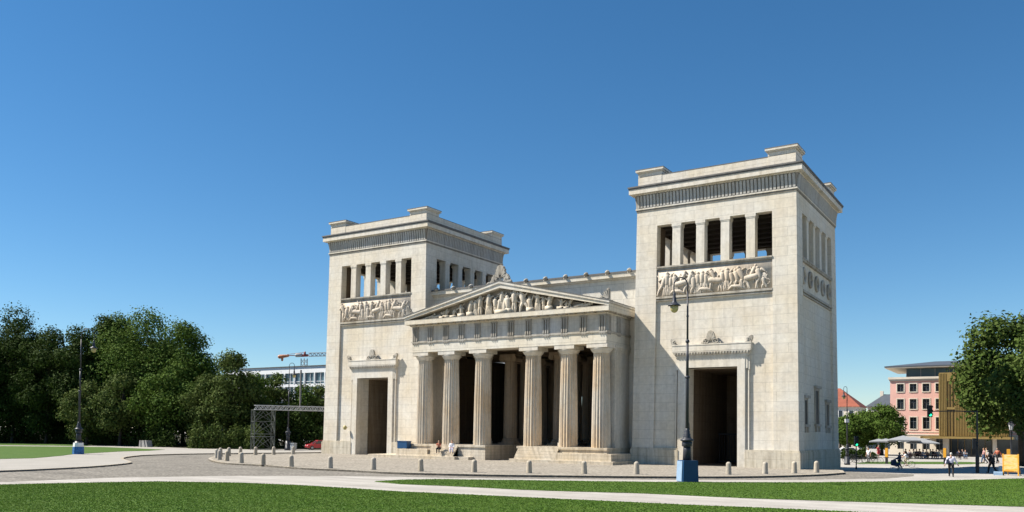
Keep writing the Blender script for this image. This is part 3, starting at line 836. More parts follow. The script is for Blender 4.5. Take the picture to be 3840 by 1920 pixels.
# free standing pediment figures
rnd = random.Random(5)
spec = [(-3.4, 1.6, 'robe'), (-.75, 1.7, 'stand'), (.95, 1.75, 'kneel'), (3.7, 1.45, 'kneel'), (5.3, 1.35, 'stand'), (-7.9, .7, 'kneel'), (8.0, .7, 'kneel'), (-9.7, .55, 'kneel'), (-8.7, .6, 'lean'), (-7.4, .95, 'kneel'), (-6.4, .8, 'kneel'), (-5.3, 1.25, 'kneel'), (-4.1, 1.55, 'kneel'), (-2.75, 2.0, 'stand'), (-1.6, 2.1, 'robe'),
        (0.1, 2.35, 'king'), (1.7, 2.25, 'stand'), (2.85, 2.15, 'stride'), (4.6, 1.75, 'robe'), (6.0, 1.45, 'kneel'), (7.4, .95, 'kneel'), (8.4, .9, 'lean'), (9.6, .5, 'kneel'), (10.4, .35, 'kneel')]
for x, h, kd in spec:
    m = MB(); T = lambda a, d, z: Vector((a, -4.18 - d * .6, z))
    if kd == 'king':
        m.box(x - .75, x + .75, -4.6, -3.95, zt, zt + .45); rel_fig(m, x, zt + .45, 1.95, rnd, T, 'robe', 1.4)
        m.cap((x - .35, -4.25, zt + .5), (x - .3, -4.25, zt + 1.5), .3, .18); m.cap((x + .4, -4.25, zt + .5), (x + .3, -4.25, zt + 1.5), .3, .18)
    elif h < .7:
        m.cap((x - .6, -4.25, zt + .16), (x + .4, -4.3, zt + .3), .16, .18); m.ell((x + .65, -4.3, zt + h), (.12, .13, .15), 8, 5); m.cap((x - .6, -4.25, zt + .12), (x - 1.2, -4.3, zt + .1), .1, .07)
    else:
        rel_fig(m, x, zt, h * (1.08 if kd != 'kneel' else 1.36), rnd, T, kd, 1.35)
        if kd == 'kneel': m.box(x - .4, x + .4, -4.5, -4.0, zt, zt + h * .3)
    m.build('pediment_figure', M_sculpt, ped, True)
# acroteria
m = MB(); palmette(m, 0, 19.7, 2.7, 1.75, -4.6, -4.2); palmette(m, -.75, 19.6, 1.4, .9, -4.55, -4.25); palmette(m, .75, 19.6, 1.4, .9, -4.55, -4.25)
m.build('acroterion', M_weather, ped)
for s in (-1, 1):
    m = MB(); m.box(s * 12.7 - .55, s * 12.7 + .55, -4.75, -4.05, 16.6, 16.78)
    hp = [(-1.0, 0), (-.95, .2), (-.72, .28), (-.6, .2), (-.5, .5), (-.3, .55), (-.25, .9), (-.05, .95), (.05, 1.22), (.28, 1.28), (.36, 1.1), (.34, 0)]
    m.prism([(s * (12.7 + q[0]), 16.76 + q[1]) for q in hp], 'y', -4.5, -4.25)
    for k in range(5):
        t0 = PI * (.5 + .09 * k); m.tube([(s * (12.95 + .15 * math.cos(t0)), -4.52, 16.95), (s * (12.95 + .95 * math.cos(t0)), -4.55, 16.8 + 1.15 * math.sin(t0))], [.06, .04], 5)
    m.tube([(s * (12.1 + .2 * (1 - t / 12) * math.cos(t * .6)), -4.52, 16.98 + .18 * (1 - t / 12) * math.sin(t * .6)) for t in range(11)], .05, 5)
    m.build('acroterion', M_weather, ped)
# porch: antae, back wall with piers, ceiling, hall
for s in (-1, 1):
    b = MB()
    x0, x1 = sorted((s * 11.2, s * 12.45)); b.box(x0, x1, -1.75, 2.2, SZ, 12.5)
    x0, x1 = sorted((s * 12.45, s * 14.2)); b.box(x0, x1, 1.9, 3.5, 0, 16)
    x0, x1 = sorted((s * 10.3, s * 11.2)); b.box(x0, x1, .3, 1.6, SZ, 12.5)
    x0, x1 = sorted((s * 4.9, s * 6.4)); b.box(x0, x1, .3, 1.6, SZ, 12.5)
    pw_ = b.build('porch_wall', M_plain, gate)
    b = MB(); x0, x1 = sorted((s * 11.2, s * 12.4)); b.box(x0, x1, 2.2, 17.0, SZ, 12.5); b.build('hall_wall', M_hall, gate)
    b = MB(); x0, x1 = sorted((s * 4.35, s * 11.19)); b.box(x0, x1, 1.602, 1.7, SZ, 8.9) if 0 else None
    for (xa, xb, ya, yb) in ((11.2, 12.45, -1.75, 2.2), (10.3, 11.2, .3, 1.6), (4.9, 6.4, .3, 1.6)):
        for nm, lv in (('anta_capital', ((11.75, 11.95, .05), (11.95, 12.2, .12), (12.2, 12.47, .2))), ('anta_base', ((SZ + .001, SZ + .4, .14), (SZ + .4, SZ + .7, .07)))):
            b = MB()
            for z0, z1, o in lv:
                x0, x1 = sorted((s * xa, s * xb)); b.box(x0 - o, x1 + o, ya - o, yb + o * .5, z0, z1)
            b.build(nm, M_plain, pw_)
b = MB()
b.box(-12.4, 12.4, -1.6, 17.0, 12.9, 13.3)
for s in (-1, 1):
    x0, x1 = sorted((s * 2.1, s * 11.2)); b.box(x0, x1, 16.2, 17.0, SZ, 12.9)
b.box(-2.1, 2.1, 16.2, 17.0, 8.0, 12.9)
for i in range(4): b.box(-12.3, 12.3, -1.2 + i * 4.2, -.5 + i * 4.2, 12.5, 12.895)
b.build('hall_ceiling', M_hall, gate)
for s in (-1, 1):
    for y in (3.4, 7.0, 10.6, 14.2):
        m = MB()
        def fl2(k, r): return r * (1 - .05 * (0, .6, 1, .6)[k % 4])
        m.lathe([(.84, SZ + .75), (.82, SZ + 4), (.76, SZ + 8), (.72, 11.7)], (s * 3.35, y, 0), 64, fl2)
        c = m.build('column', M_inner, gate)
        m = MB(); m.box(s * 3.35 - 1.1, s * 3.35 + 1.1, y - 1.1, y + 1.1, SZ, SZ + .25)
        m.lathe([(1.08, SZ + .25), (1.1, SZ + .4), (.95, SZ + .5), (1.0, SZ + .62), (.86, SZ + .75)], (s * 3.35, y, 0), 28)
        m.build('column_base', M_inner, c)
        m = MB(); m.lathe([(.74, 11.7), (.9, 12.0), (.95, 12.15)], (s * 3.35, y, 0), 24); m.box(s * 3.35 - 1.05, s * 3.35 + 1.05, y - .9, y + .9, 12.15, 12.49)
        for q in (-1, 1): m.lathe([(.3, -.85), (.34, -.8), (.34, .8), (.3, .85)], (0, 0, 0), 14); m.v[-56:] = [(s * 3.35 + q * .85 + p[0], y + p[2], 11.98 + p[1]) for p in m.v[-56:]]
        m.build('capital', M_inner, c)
# upper middle block with eaves and lion head antefixes
b = MB()
b.box(-14.1, 14.1, 2.0, 15.5, 13.3, 20.0)
mid = b.build('upper_wall', M_bright, gate)
b = MB()
b.box(-14.1, 14.1, 1.75, 15.7, 20.0, 20.16); b.box(-14.1, 14.1, 1.42, 16.0, 20.16, 20.6)
b.slot = 1; b.box(-14.1, 14.1, 1.36, 16.05, 20.6, 20.78); b.prism([(1.4, 20.78), (16, 20.78), (8.7, 22.2)], 'x', -14.1, 14.1)
eav = b.build('roof', [M_bright, M_lead], gate)
for i in range(11):
    x = -13.0 + i * 2.56
    m = MB(); m.ell((x, 1.3, 20.8), (.2, .28, .2), 10, 7); m.ell((x, 1.05, 20.74), (.13, .16, .12), 8, 5)
    for k in range(9):
        a = 2 * PI * k / 9; m.ell((x + .18 * math.cos(a), 1.42, 20.82 + .18 * math.sin(a)), (.08, .12, .08), 6, 4)
    m.cap((x, 1.15, 20.6), (x, .95, 20.45), .08, .05)
    m.build('lion_head', M_weather, eav, True)
# small things on the gate
b = MB(); b.lathe([(.05, -.3), (.2, -.22), (.26, 0), (.2, .22), (.06, .3)], (-56.6, -.42, 3.6), 10); b.box(-56.65, -56.55, -.3, .02, 3.55, 3.65)
tag(b.build('wall_bell', M_globe, smooth=True), 'small yellowish round fitting on the wall left of the left tower door', 'wall fitting')
b = MB(); b.box(-44.15, -42.75, -4.98, -4.15, 1.24, 2.02); b.box(-44.19, -42.71, -5.02, -4.11, 2.02, 2.1)
for x in (-44.1, -42.9): b.box(x, x + .12, -4.9, -4.2, 1.2, 1.24)
tag(b.build('storage_box', M_blue), 'bright blue box standing on the left end of the gate steps', 'box')

# ================================================================== GROUND
def fine(pts, step=2.0, jit=0.0, rnd=random.Random(3)):
    out = []
    n = len(pts)
    for i in range(n):
        a, c = pts[i], pts[(i + 1) % n]
        L = math.hypot(c[0] - a[0], c[1] - a[1]); k = max(1, min(60, int(L / step)))
        for j in range(k):
            t = j / k; out.append((a[0] + (c[0] - a[0]) * t + (rnd.uniform(-jit, jit) if j else 0), a[1] + (c[1] - a[1]) * t + (rnd.uniform(-jit, jit) if j else 0)))
    return out
def smooth_line(pts, n=6):
    out = []
    for i in range(len(pts) - 1):
        p0, p1, p2, p3 = pts[max(i - 1, 0)], pts[i], pts[i + 1], pts[min(i + 2, len(pts) - 1)]
        for j in range(n):
            t = j / n
            out.append(tuple(.5 * (2 * p1[k] + (p2[k] - p0[k]) * t + (2 * p0[k] - 5 * p1[k] + 4 * p2[k] - p3[k]) * t * t + (3 * p1[k] - p0[k] - 3 * p2[k] + p3[k]) * t ** 3) for k in (0, 1)))
    out.append(pts[-1]); return out
from mathutils.geometry import tessellate_polygon
def sheet(name, pts, z, m, thick=0.0, kind='structure', label=None):
    mb = MB(); n = len(pts)
    tris = tessellate_polygon([[Vector((p[0], p[1], 0)) for p in pts]])
    area = sum(pts[i][0] * pts[(i + 1) % n][1] - pts[(i + 1) % n][0] * pts[i][1] for i in range(n))
    v = [(p[0], p[1], z) for p in pts]
    f = []
    for t in tris:
        a, b_, c = (pts[i] for i in t)
        cr = (b_[0] - a[0]) * (c[1] - a[1]) - (b_[1] - a[1]) * (c[0] - a[0])
        f.append(t if cr > 0 else (t[0], t[2], t[1]))
    mb.add(v, f)
    if thick:
        w = [(p[0], p[1], z - thick) for p in pts]; mb.add(v + w, [(i, (i + 1) % n, (i + 1) % n + n, i + n) if area < 0 else (i + n, (i + 1) % n + n, (i + 1) % n, i) for i in range(n)])
    o = mb.build(name, m); tag(o, kind=kind)
    return o
def band(name, line, w, z0, z1, m, side=1):
    "kerb stones along a polyline"
    mb = MB(); n = len(line); L = []
    for i in range(n):
        a, c = line[max(i - 1, 0)], line[min(i + 1, n - 1)]
        d = Vector((c[0] - a[0], c[1] - a[1])).normalized(); L.append((line[i][0] - d.y * w * side, line[i][1] + d.x * w * side))
    v = [(*p, z1) for p in line] + [(*p, z1) for p in L] + [(*p, z0) for p in line] + [(*p, z0) for p in L]
    f = []
    for i in range(n - 1):
        f += [(i, i + 1, n + i + 1, n + i), (2 * n + i, i, i + 1, 2 * n + i + 1)[::1], (n + i, n + i + 1, 3 * n + i + 1, 3 * n + i)]
    mb.add(v, f); return tag(mb.build(name, m), kind='structure')
BIG = 2500
gx_ = [-BIG, -300, -100, -40] + [-24 + 1.5 * i for i in range(60)] + [80, 150, 400, BIG]
gy_ = [-BIG, -200, -60, -6] + [-1 + 1.5 * i for i in range(42)] + [80, 200, 600, BIG]
mb = MB(); nx = len(gx_)
mb.add([(x, y, TZ(x, y) if x < 66 else TZ(66, y)) for y in gy_ for x in gx_], [(j * nx + i, j * nx + i + 1, (j + 1) * nx + i + 1, (j + 1) * nx + i) for j in range(len(gy_) - 1) for i in range(nx - 1)])
tag(mb.build('ground', M_path, smooth=True), kind='structure')
def GP(l, z=0.0): return [G(u, v, z) for u, v in l]

lawn1 = GP([(-900, 1836), (-400, 1826), (0, 1819), (349, 1811), (594, 1807), (900, 1812), (1100, 1820), (1300, 1831.5), (1500, 1845), (1682, 1853), (1954, 1866), (2400, 1886.5), (2642, 1898), (2859, 1906), (3104, 1917), (3400, 1930), (3900, 1952)]) + [(30, -62), (8, -76), (-30, -84), (-75, -80)]
sheet('lawn', fine(lawn1, .6, .09), .03, M_lawn, .03)
strip_top = [(1405, 1806.5), (1500, 1800.5), (1640, 1798), (1849, 1801), (2059, 1803.5), (2400, 1808), (2544, 1809), (2859, 1810), (3068, 1810), (3240, 1807.5), (3500, 1804), (3840, 1795), (4200, 1786), (4600, 1780)]
strip_bot = [(4600, 1938), (4200, 1919), (3840, 1901), (3200, 1882), (2824, 1870), (2400, 1850.6), (2094, 1842), (1954, 1837), (1744, 1826), (1500, 1815.7)]
lawn2 = GP(strip_top + strip_bot)
sheet('lawn', fine(lawn2, .6, .08), .03, M_lawn, .03)

kerb_px = [(-900, 1792), (-400, 1778), (0, 1765), (182, 1757.5), (349, 1748.5), (454, 1739.5), (492, 1734), (488, 1729), (470, 1723), (463, 1718), (475, 1713.5), (507, 1709.5), (559, 1705.5), (699, 1701.5), (900, 1699), (1211, 1695.5)]
kerb_l = smooth_line(GP(kerb_px, .12), 5)
walk = kerb_l + [(-66, 40), (-60, 160), (-500, 260), (-500, -90)]
sheet('pavement', walk, .12, M_walk, .17)
band('kerb', kerb_l, .28, -.02, .128, M_kerb, 1)
isl_px = [(1211, 1700.5), (1026, 1703.2), (900, 1704.8), (838, 1707.5), (803, 1711.5), (784, 1717), (783, 1721), (790, 1725), (810, 1730.5), (856, 1736.5), (984, 1743), (1126, 1754), (1300, 1762), (1500, 1772), (1849, 1780), (2059, 1782.5), (2400, 1786), (2754, 1786.5), (2964, 1782.5), (3080, 1778.5), (3138, 1774.5), (3168, 1772.3)]
isl_l = smooth_line(GP(isl_px, .15), 4) + [(3.6, 1.2), (2.2, 2.2), (.3, 2.6)]
island = isl_l + [(-2, 3.0), (-2, 21), (-63.5, 21)]
sheet('plaza', island, .15, M_isl, .8)
band('kerb', isl_l, .32, -.02, .158, M_kerb, 1)
road_bot = [(-900, 1823), (-400, 1815), (0, 1808), (454, 1790), (838, 1785), (1100, 1784.5), (1300, 1785.5), (1500, 1788), (1710, 1792), (2059, 1796), (2400, 1798.5), (2754, 1800), (2999, 1799.5), (3100, 1798), (3333, 1794.6), (3426, 1785.5)]
road = GP(road_bot) + [(9.5, 1.2), (4.5, 1.8), (-10, 3), (-30, 25), (-66, 30), (-72, 8)] + [(x, y) for x, y in kerb_l[::-1]]
def off(pts): return pts
sheet('road', road, .004, M_road)
lw = GP([(-900, 1748), (-400, 1733), (0, 1720.5), (122, 1718), (227, 1709), (272, 1703), (454, 1692.6), (559, 1690), (618, 1686), (489, 1680.2), (395, 1676.5), (280, 1675), (0, 1672.5), (-400, 1673), (-900, 1676)], .14)
sheet('lawn', fine(lw, 1.2, .06), .145, M_lawn, .025)
lw = GP([(-900, 1669), (0, 1669.2), (200, 1671), (314, 1673), (372, 1669), (280, 1663.5), (0, 1657.8), (-900, 1648)], .14)
sheet('lawn', fine(lw, 2, .06), .145, M_lawn, .025)
# park floor below the trees and far green strip
park = GP([(-900, 1649), (0, 1658.8), (372, 1669), (560, 1674), (700, 1680), (900, 1684), (1211, 1686)], .14) + [(-75, 140), (-420, 240), (-420, -40)]
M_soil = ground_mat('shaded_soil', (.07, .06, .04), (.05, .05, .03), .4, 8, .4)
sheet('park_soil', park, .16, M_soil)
gs = [GT(u, v) for u, v in [(3205, 1739.5), (3300, 1740), (3420, 1740.5), (3530, 1741), (3640, 1741), (3700, 1737), (3640, 1732.5), (3530, 1732), (3420, 1731.8), (3320, 1731.6), (3250, 1731.5)]]
mb = MB(); mb.add([(x, y, z + .02) for x, y, z in gs], [(0, 1, 9, 10), (1, 2, 8, 9), (2, 3, 7, 8), (3, 4, 6, 7), (4, 5, 6)])
tag(mb.build('lawn', M_lawn), kind='structure')

# grass tufts near the camera: uncountable, one object per lawn
def inside(p, poly):
    c = False; n = len(poly); j = n - 1
    for i in range(n):
        if (poly[i][1] > p[1]) != (poly[j][1] > p[1]) and p[0] < (poly[j][0] - poly[i][0]) * (p[1] - poly[i][1]) / (poly[j][1] - poly[i][1]) + poly[i][0]: c = not c
        j = i
    return c
def grass(poly, n, seed):
    rng = np.random.default_rng(seed)
    P = np.array(poly); mask_pts = []
    lo, hi = P.min(0), P.max(0)
    pts = np.empty((0, 2))
    while len(pts) < n:
        q = rng.uniform(lo, hi, (n * 2, 2))
        # only what the camera can see
        d = q - CAM[:2]; fw = d @ FWD[:2]; sd = d @ RGT[:2]
        q = q[(fw > 30) & (np.abs(sd) < fw * .72 + 3)]
        c = np.zeros(len(q), bool); j = len(P) - 1
        for i in range(len(P)):
            a, b_ = P[i], P[j]
            cond = (a[1] > q[:, 1]) != (b_[1] > q[:, 1])
            with np.errstate(divide='ignore', invalid='ignore'):
                xx = (b_[0] - a[0]) * (q[:, 1] - a[1]) / (b_[1] - a[1]) + a[0]
            c ^= cond & (q[:, 0] < xx); j = i
        pts = np.vstack([pts, q[c]])
    pts = pts[:n]
    h = rng.uniform(.012, .042, n); w = rng.uniform(.018, .045, n); a = rng.uniform(0, 2 * PI, n); ln = rng.uniform(-.05, .05, (n, 2))
    dx = np.stack([np.cos(a), np.sin(a)], 1) * w[:, None]
    V = np.zeros((n, 3, 3)); V[:, 0, :2] = pts - dx; V[:, 1, :2] = pts + dx; V[:, 2, :2] = pts + ln
    V[:, :2, 2] = .025; V[:, 2, 2] = .03 + h
    return V.reshape(-1, 3), np.arange(n * 3).reshape(n, 3)
def np_mesh(name, V, Fq, m, parent=None, smooth=False):
    k = Fq.shape[1]; me = bpy.data.meshes.new(name)
    me.vertices.add(len(V)); me.vertices.foreach_set('co', V.astype(np.float32).ravel())
    me.loops.add(Fq.size); me.loops.foreach_set('vertex_index', Fq.astype(np.int32).ravel())
    me.polygons.add(len(Fq)); me.polygons.foreach_set('loop_start', np.arange(0, Fq.size, k, dtype=np.int32))
    me.polygons.foreach_set('loop_total', np.full(len(Fq), k, dtype=np.int32))
    me.materials.append(m); me.update(calc_edges=True); me.validate()
    o = bpy.data.objects.new(name, me); col.objects.link(o)
    if parent: o.parent = parent
    return o
V, Fq = grass(lawn1, 260000, 1); tag(np_mesh('grass', V, Fq, M_blade), 'short mown green grass covering the front lawn', 'grass', kind='stuff')
V, Fq = grass(lawn2, 140000, 2); tag(np_mesh('grass', V, Fq, M_blade), 'short mown green grass covering the narrow lawn strip', 'grass', kind='stuff')

# ================================================================== BOLLARDS
bm_ = MB(); bm_.lathe([(.235, 0), (.235, .02), (.2, .8), (.2, .84), (.17, .92), (.09, .98), (.02, 1.0)], (0, 0, 0), 16)
front = [(813, 1718.5), (823, 1724), (850.6, 1728.5), (905, 1736), (986, 1743), (1092, 1750.5), (1238, 1756.5), (1400, 1761.5), (1578, 1767.6), (1778, 1771), (1984, 1774), (2191, 1777), (2387, 1778.5), (2732, 1779), (2869, 1777), (2978.5, 1774), (3061.7, 1772)]
rear = [(827, 1712), (858, 1710), (901, 1707), (958, 1706.2), (1026, 1705), (1099, 1703.5)]
ordn = ['first', 'second', 'third', 'fourth', 'fifth', 'sixth', 'seventh', 'eighth', 'ninth', 'tenth', 'eleventh', 'twelfth', 'thirteenth', 'fourteenth', 'fifteenth', 'sixteenth', 'seventeenth']
hint = ['at the rounded left tip of the plaza', 'near the rounded plaza tip', 'near the rounded plaza tip', 'before the old lantern', 'left of the scaffold tower', 'below the truss bridge', 'before the left tower corner', 'before the left tower door', 'before the left end of the steps', 'before the third column',
        'before the fourth column', 'before the right end of the steps', 'left of the tall lamp', 'before the right tower door', 'before the sunlit right tower wall', 'left of the right tower corner', 'before the shaded tower flank, farthest right']
first = None
for i, (u, v) in enumerate(front + rear):
    if first is None: o = first = bm_.build('bollard', M_boll, smooth=True)
    else: o = first.copy(); col.objects.link(o)
    o.location = P3(u, v, .15); o.rotation_euler = (R(random.uniform(-1.5, 1.5)), R(random.uniform(-1.5, 1.5)), random.random() * 3)
    if i < 17: lab = 'grey stone bollard on the front plaza kerb, %s from the left, %s' % (ordn[i], hint[i])
    else: lab = 'grey stone bollard on the rear plaza kerb, %s from the left' % ordn[i - 17]
    lab = ' '.join(lab.split()[:16]); tag(o, lab, 'bollard', 'stone bollards around the plaza edge')

# ================================================================== LAMPS
def arc_pts(c, r, a0, a1, d, n=14):
    return [(c[0] + d[0] * r * math.cos(a0 + (a1 - a0) * i / n), c[1] + d[1] * r * math.cos(a0 + (a1 - a0) * i / n), c[2] + r * 1.15 * math.sin(a0 + (a1 - a0) * i / n)) for i in range(n + 1)]
def tall_lamp(loc, d, label, cover, s=1.0, arm=.48, group='tall arched street lamps'):
    root = empty('street_lamp', loc, 0, label, 'street lamp', group); root.scale = (s,) * 3
    m = MB()
    def fl(k, r): return r * (1 - .09 * (k % 2)) 
    m.lathe([(.52, 0), (.52, .3), (.46, .36), (.42, 1.5)], seg=8)
    m.lathe([(.3, 1.5), (.27, 2.2), (.25, 2.45)], seg=32, flute=fl)
    m.lathe([(.3, 2.45), (.36, 2.5), (.36, 2.72), (.33, 2.8)], seg=20)
    m.build('pedestal', M_lamp, root, True)
    m = MB(); m.lathe([(.33, 2.8), (.46, 2.86), (.47, 2.93), (.36, 3.0), (.26, 3.08), (.28, 3.12), (.22, 3.2), (.24, 3.3), (.18, 3.38), (.19, 3.5), (.13, 3.62), (.12, 3.75)], seg=24)
    m.cap((-d[0] * .12, -d[1] * .12, 3.66), (-d[0] * .13, -d[1] * .13, 4.1), .07, .02, 6)
    m.build('collar', M_lamp, root, True)
    m = MB(); top = 13.75
    m.lathe([(.125, 3.7), (.11, 7.1), (.11, 7.2)], seg=12); m.lathe([(.11, 7.2), (.17, 7.24), (.17, 7.34), (.1, 7.4)], seg=12)
    m.lathe([(.1, 7.4), (.085, 9.7)], seg=12); m.lathe([(.085, 9.7), (.15, 9.76), (.13, 9.88), (.075, 9.95)], seg=12)
    m.lathe([(.075, 9.95), (.06, top - .4)], seg=10); m.lathe([(.06, 11.5), (.09, 11.54), (.09, 11.62), (.06, 11.66)], seg=10)
    m.build('pole', M_lamp, root, True)
    m = MB(); c = (d[0] * arm, d[1] * arm, top)
    pts = [(0, 0, top - .45)] + arc_pts(c, arm, PI, 0, d) + [(d[0] * arm * 2, d[1] * arm * 2, top - .35), (d[0] * (arm * 2 - .03), d[1] * (arm * 2 - .03), 13.1)]
    m.tube(pts, .042, 8); m.build('arm', M_lamp, root, True)
    hx = (d[0] * (arm * 2 - .03), d[1] * (arm * 2 - .03), 0)
    m = MB(); m.lathe([(.06, 13.25), (.1, 13.15), (.09, 12.95), (.13, 12.85), (.14, 12.62), (.2, 12.52), (.3, 12.42), (.44, 12.34), (.45, 12.3), (.3, 12.3)][::-1], hx, 20)
    hd = m.build('lamp_shade', M_lamp, root, True)
    m = MB(); m.lathe([(.02, 11.8), (.14, 11.84), (.24, 11.95), (.29, 12.12), (.27, 12.3)], hx, 20); m.build('globe', M_globe, root, True)
    if cover == 'blue':
        a = math.atan2(RGT[1], RGT[0]) + R(8); ca, sa = math.cos(a), math.sin(a)
        m = MB(); m.box(-.52, .6, -.62, .5, .0, 1.5)
        m.v = [(p[0] * (1 - .06 * p[2]) * ca - p[1] * sa, p[0] * (1 - .06 * p[2]) * sa + p[1] * ca, p[2]) for p in m.v]
        m.build('blue_casing', M_blue, root)
        m = MB(); m.box(-.6, -.525, -.5, .46, .05, 1.45); m.v = [(p[0] * (1 - .06 * p[2]) * ca - p[1] * sa, p[0] * (1 - .06 * p[2]) * sa + p[1] * ca, p[2]) for p in m.v]
        m.build('lit_edge_strip', M_bluel, root)  # pale strip paints the sunlit left edge of the casing
    elif cover == 'band':
        m = MB(); m.lathe([(.66, 0), (.62, .86)], seg=10); m.build('blue_band', M_bluemid, root)
        m = MB(); m.lathe([(.6, .865), (.56, 1.32)], seg=10); m.build('white_band', M_white, root)
    return root
M_bluemid = mat('mottled_blue_band', (.04, .15, .38), .6, .5, 6)
dl = (-float(RGT[0]), -float(RGT[1])); dr = (-dl[0], -dl[1])
tall_lamp(P3(2576, 1807), dl, 'tall dark street lamp with a blue box round its foot on the lawn edge', 'blue')
tall_lamp(P3(293, 1703, .12), dr, 'tall dark street lamp with blue and white bands round its foot', 'band', 1.0, .75)
tall_lamp(P3(1079, 1688, .12), dr, 'tall dark street lamp behind the truss bridge, before the white office block', None, .93, .42)
lp = tall_lamp(P3(3177, 1743), dl, 'smaller arched lamp right of the shaded tower, hung with a white sign', None, .71, .3)
m = MB(); m.box(-.34, .34, -.12, .12, 7.6, 8.25); m.v = [(p[0] * RGT[0] - (p[1] - .2) * RGT[1] - .1, p[0] * RGT[1] + (p[1] - .2) * RGT[0], p[2]) for p in m.v]; m.build('white_sign', M_white, lp)
def lantern(loc, label, h=4.7):
    root = empty('old_lantern', loc, 0, label, 'lantern', 'old lantern posts'); s = h / 4.7; root.scale = (s,) * 3
    m = MB(); m.lathe([(.2, 0), (.2, .25), (.13, .35), (.1, 1.0), (.12, 1.05), (.07, 1.15), (.055, 3.5), (.1, 3.55), (.05, 3.62)], seg=10); m.build('post', M_lamp, root, True)
    m = MB(); m.lathe([(.13, 3.62), (.24, 4.2)], seg=6); m.build('lantern_glass', M_frost, root)
    m = MB(); m.lathe([(.3, 4.2), (.29, 4.24), (.14, 4.46), (.14, 4.52), (.06, 4.58), (.05, 4.66), (.02, 4.75)], seg=6)
    for k in range(6):
        a = 2 * PI * k / 6; m.tube([(.135 * math.cos(a), .135 * math.sin(a), 3.62), (.245 * math.cos(a), .245 * math.sin(a), 4.2)], .014, 4)
    m.build('lantern_cap', M_lamp, root)
lantern(P3(899, 1679, .12), 'old lantern post left of the scaffold tower')
lantern(P3(832, 1680, .12), 'shorter old lantern post before the dark leafy hedge', 3.2)
lantern(P3(584, 1671, .12), 'old lantern post in the deep shade of the park trees', 4.8)
lantern(P3(3793, 1750), 'old lantern post behind the yellow painted board', 5.5)

# ================================================================== SCAFFOLD AND TRUSS
def lattice(mb, A, B, w, hgt, n, r):
    A = Vector(A); B = Vector(B); d = (B - A); L = d.length; d.normalize(); sd = d.cross(Vector((0, 0, 1))).normalized() * w / 2
    up = Vector((0, 0, hgt))
    for s in (-1, 1):
        for z in (Vector(), up): mb.tube([A + sd * s + z, B + sd * s + z], r * 1.5, 6)
        for i in range(n):
            p = A + d * (L * i / n) + sd * s; q = A + d * (L * (i + .5) / n) + sd * s; t = A + d * (L * (i + 1) / n) + sd * s
            mb.tube([p, q + up], r, 5); mb.tube([q + up, t], r, 5)
    for i in range(n + 1):
        p = A + d * (L * i / n)
        for z in (Vector(), up): mb.tube([p - sd + z, p + sd + z], r * .8, 5)
sA = Vector(P3(953, 1688, .12)); sB = Vector(P3(1029, 1688, .12)); dx = (sB - sA); wd = dx.length; dx.normalize(); dy = Vector((-dx.y, dx.x, 0)) * 2.0
root = empty('scaffold_tower', (sA + sB) / 2, 0, 'slim grey scaffold tower carrying the left end of the truss bridge', 'scaffold'); o0 = (sA + sB) / 2
m = MB(); H = 6.0
cs = [sA - o0, sB - o0, sB - o0 + dy, sA - o0 + dy]
for c in cs: m.tube([c, c + Vector((0, 0, H))], .06, 6)
for i, z in enumerate((.1, 2.0, 2.4, 4.3, 6.0)):
    for q in range(4): m.tube([cs[q] + Vector((0, 0, z)), cs[(q + 1) % 4] + Vector((0, 0, z))], .045, 5)
for z0, z1 in ((.1, 2.2), (2.4, 4.3), (4.3, 6.0)):
    for q in range(4):
        a, c = cs[q], cs[(q + 1) % 4]; md = (a + c) / 2
        m.tube([a + Vector((0, 0, z0)), md + Vector((0, 0, z1))], .04, 5); m.tube([c + Vector((0, 0, z0)), md + Vector((0, 0, z1))], .04, 5)
        m.tube([a + Vector((0, 0, z0)), c + Vector((0, 0, z1))], .035, 5)
M_scaf = mat('scaffold_tube', (.09, .1, .09), .5, .2); M_alu = mat('aluminium_truss', (.4, .41, .42), .4, .15)
m.build('scaffold_frame', M_scaf, root)
m = MB(); m.box(-.3, .3, -.3, .3, 0, .001)
m = MB(); e = sB + dx * 14; lattice(m, sA + Vector((0, 0, 6.05)), e + Vector((0, 0, 6.05)), .9, .62, 22, .045)
tag(m.build('truss_bridge', M_alu), 'silvery lattice truss bridge running from the scaffold to the left tower', 'truss')
sC = sB + dx * 12
m = MB()
for s in (0, 1.6):
    for t in (0, .9): m.tube([sC + dx * s + dy * .45 * t, sC + dx * s + dy * .45 * t + Vector((0, 0, 6.0))], .06, 6)
m.build('truss_support', M_scaf, root).location = -o0
# waste bin / cabinet
x, y, _ = P3(1100, 1690, .12)
root = empty('waste_bin', (x, y, .12), 0, 'light grey boxy waste bin before the dark trees, under the truss', 'waste bin')
m = MB(); m.box(-.35, .35, -.3, .3, .1, .95); m.box(-.2, -.12, -.1, .1, 0, .1); m.box(.12, .2, -.1, .1, 0, .1); m.build('bin_body', M_bin, root)
m = MB(); m.box(-.4, .4, -.35, .35, 1.0, 1.15); m.box(-.36, .36, -.05, .05, .95, 1.0); m.build('bin_lid', M_bin, root)

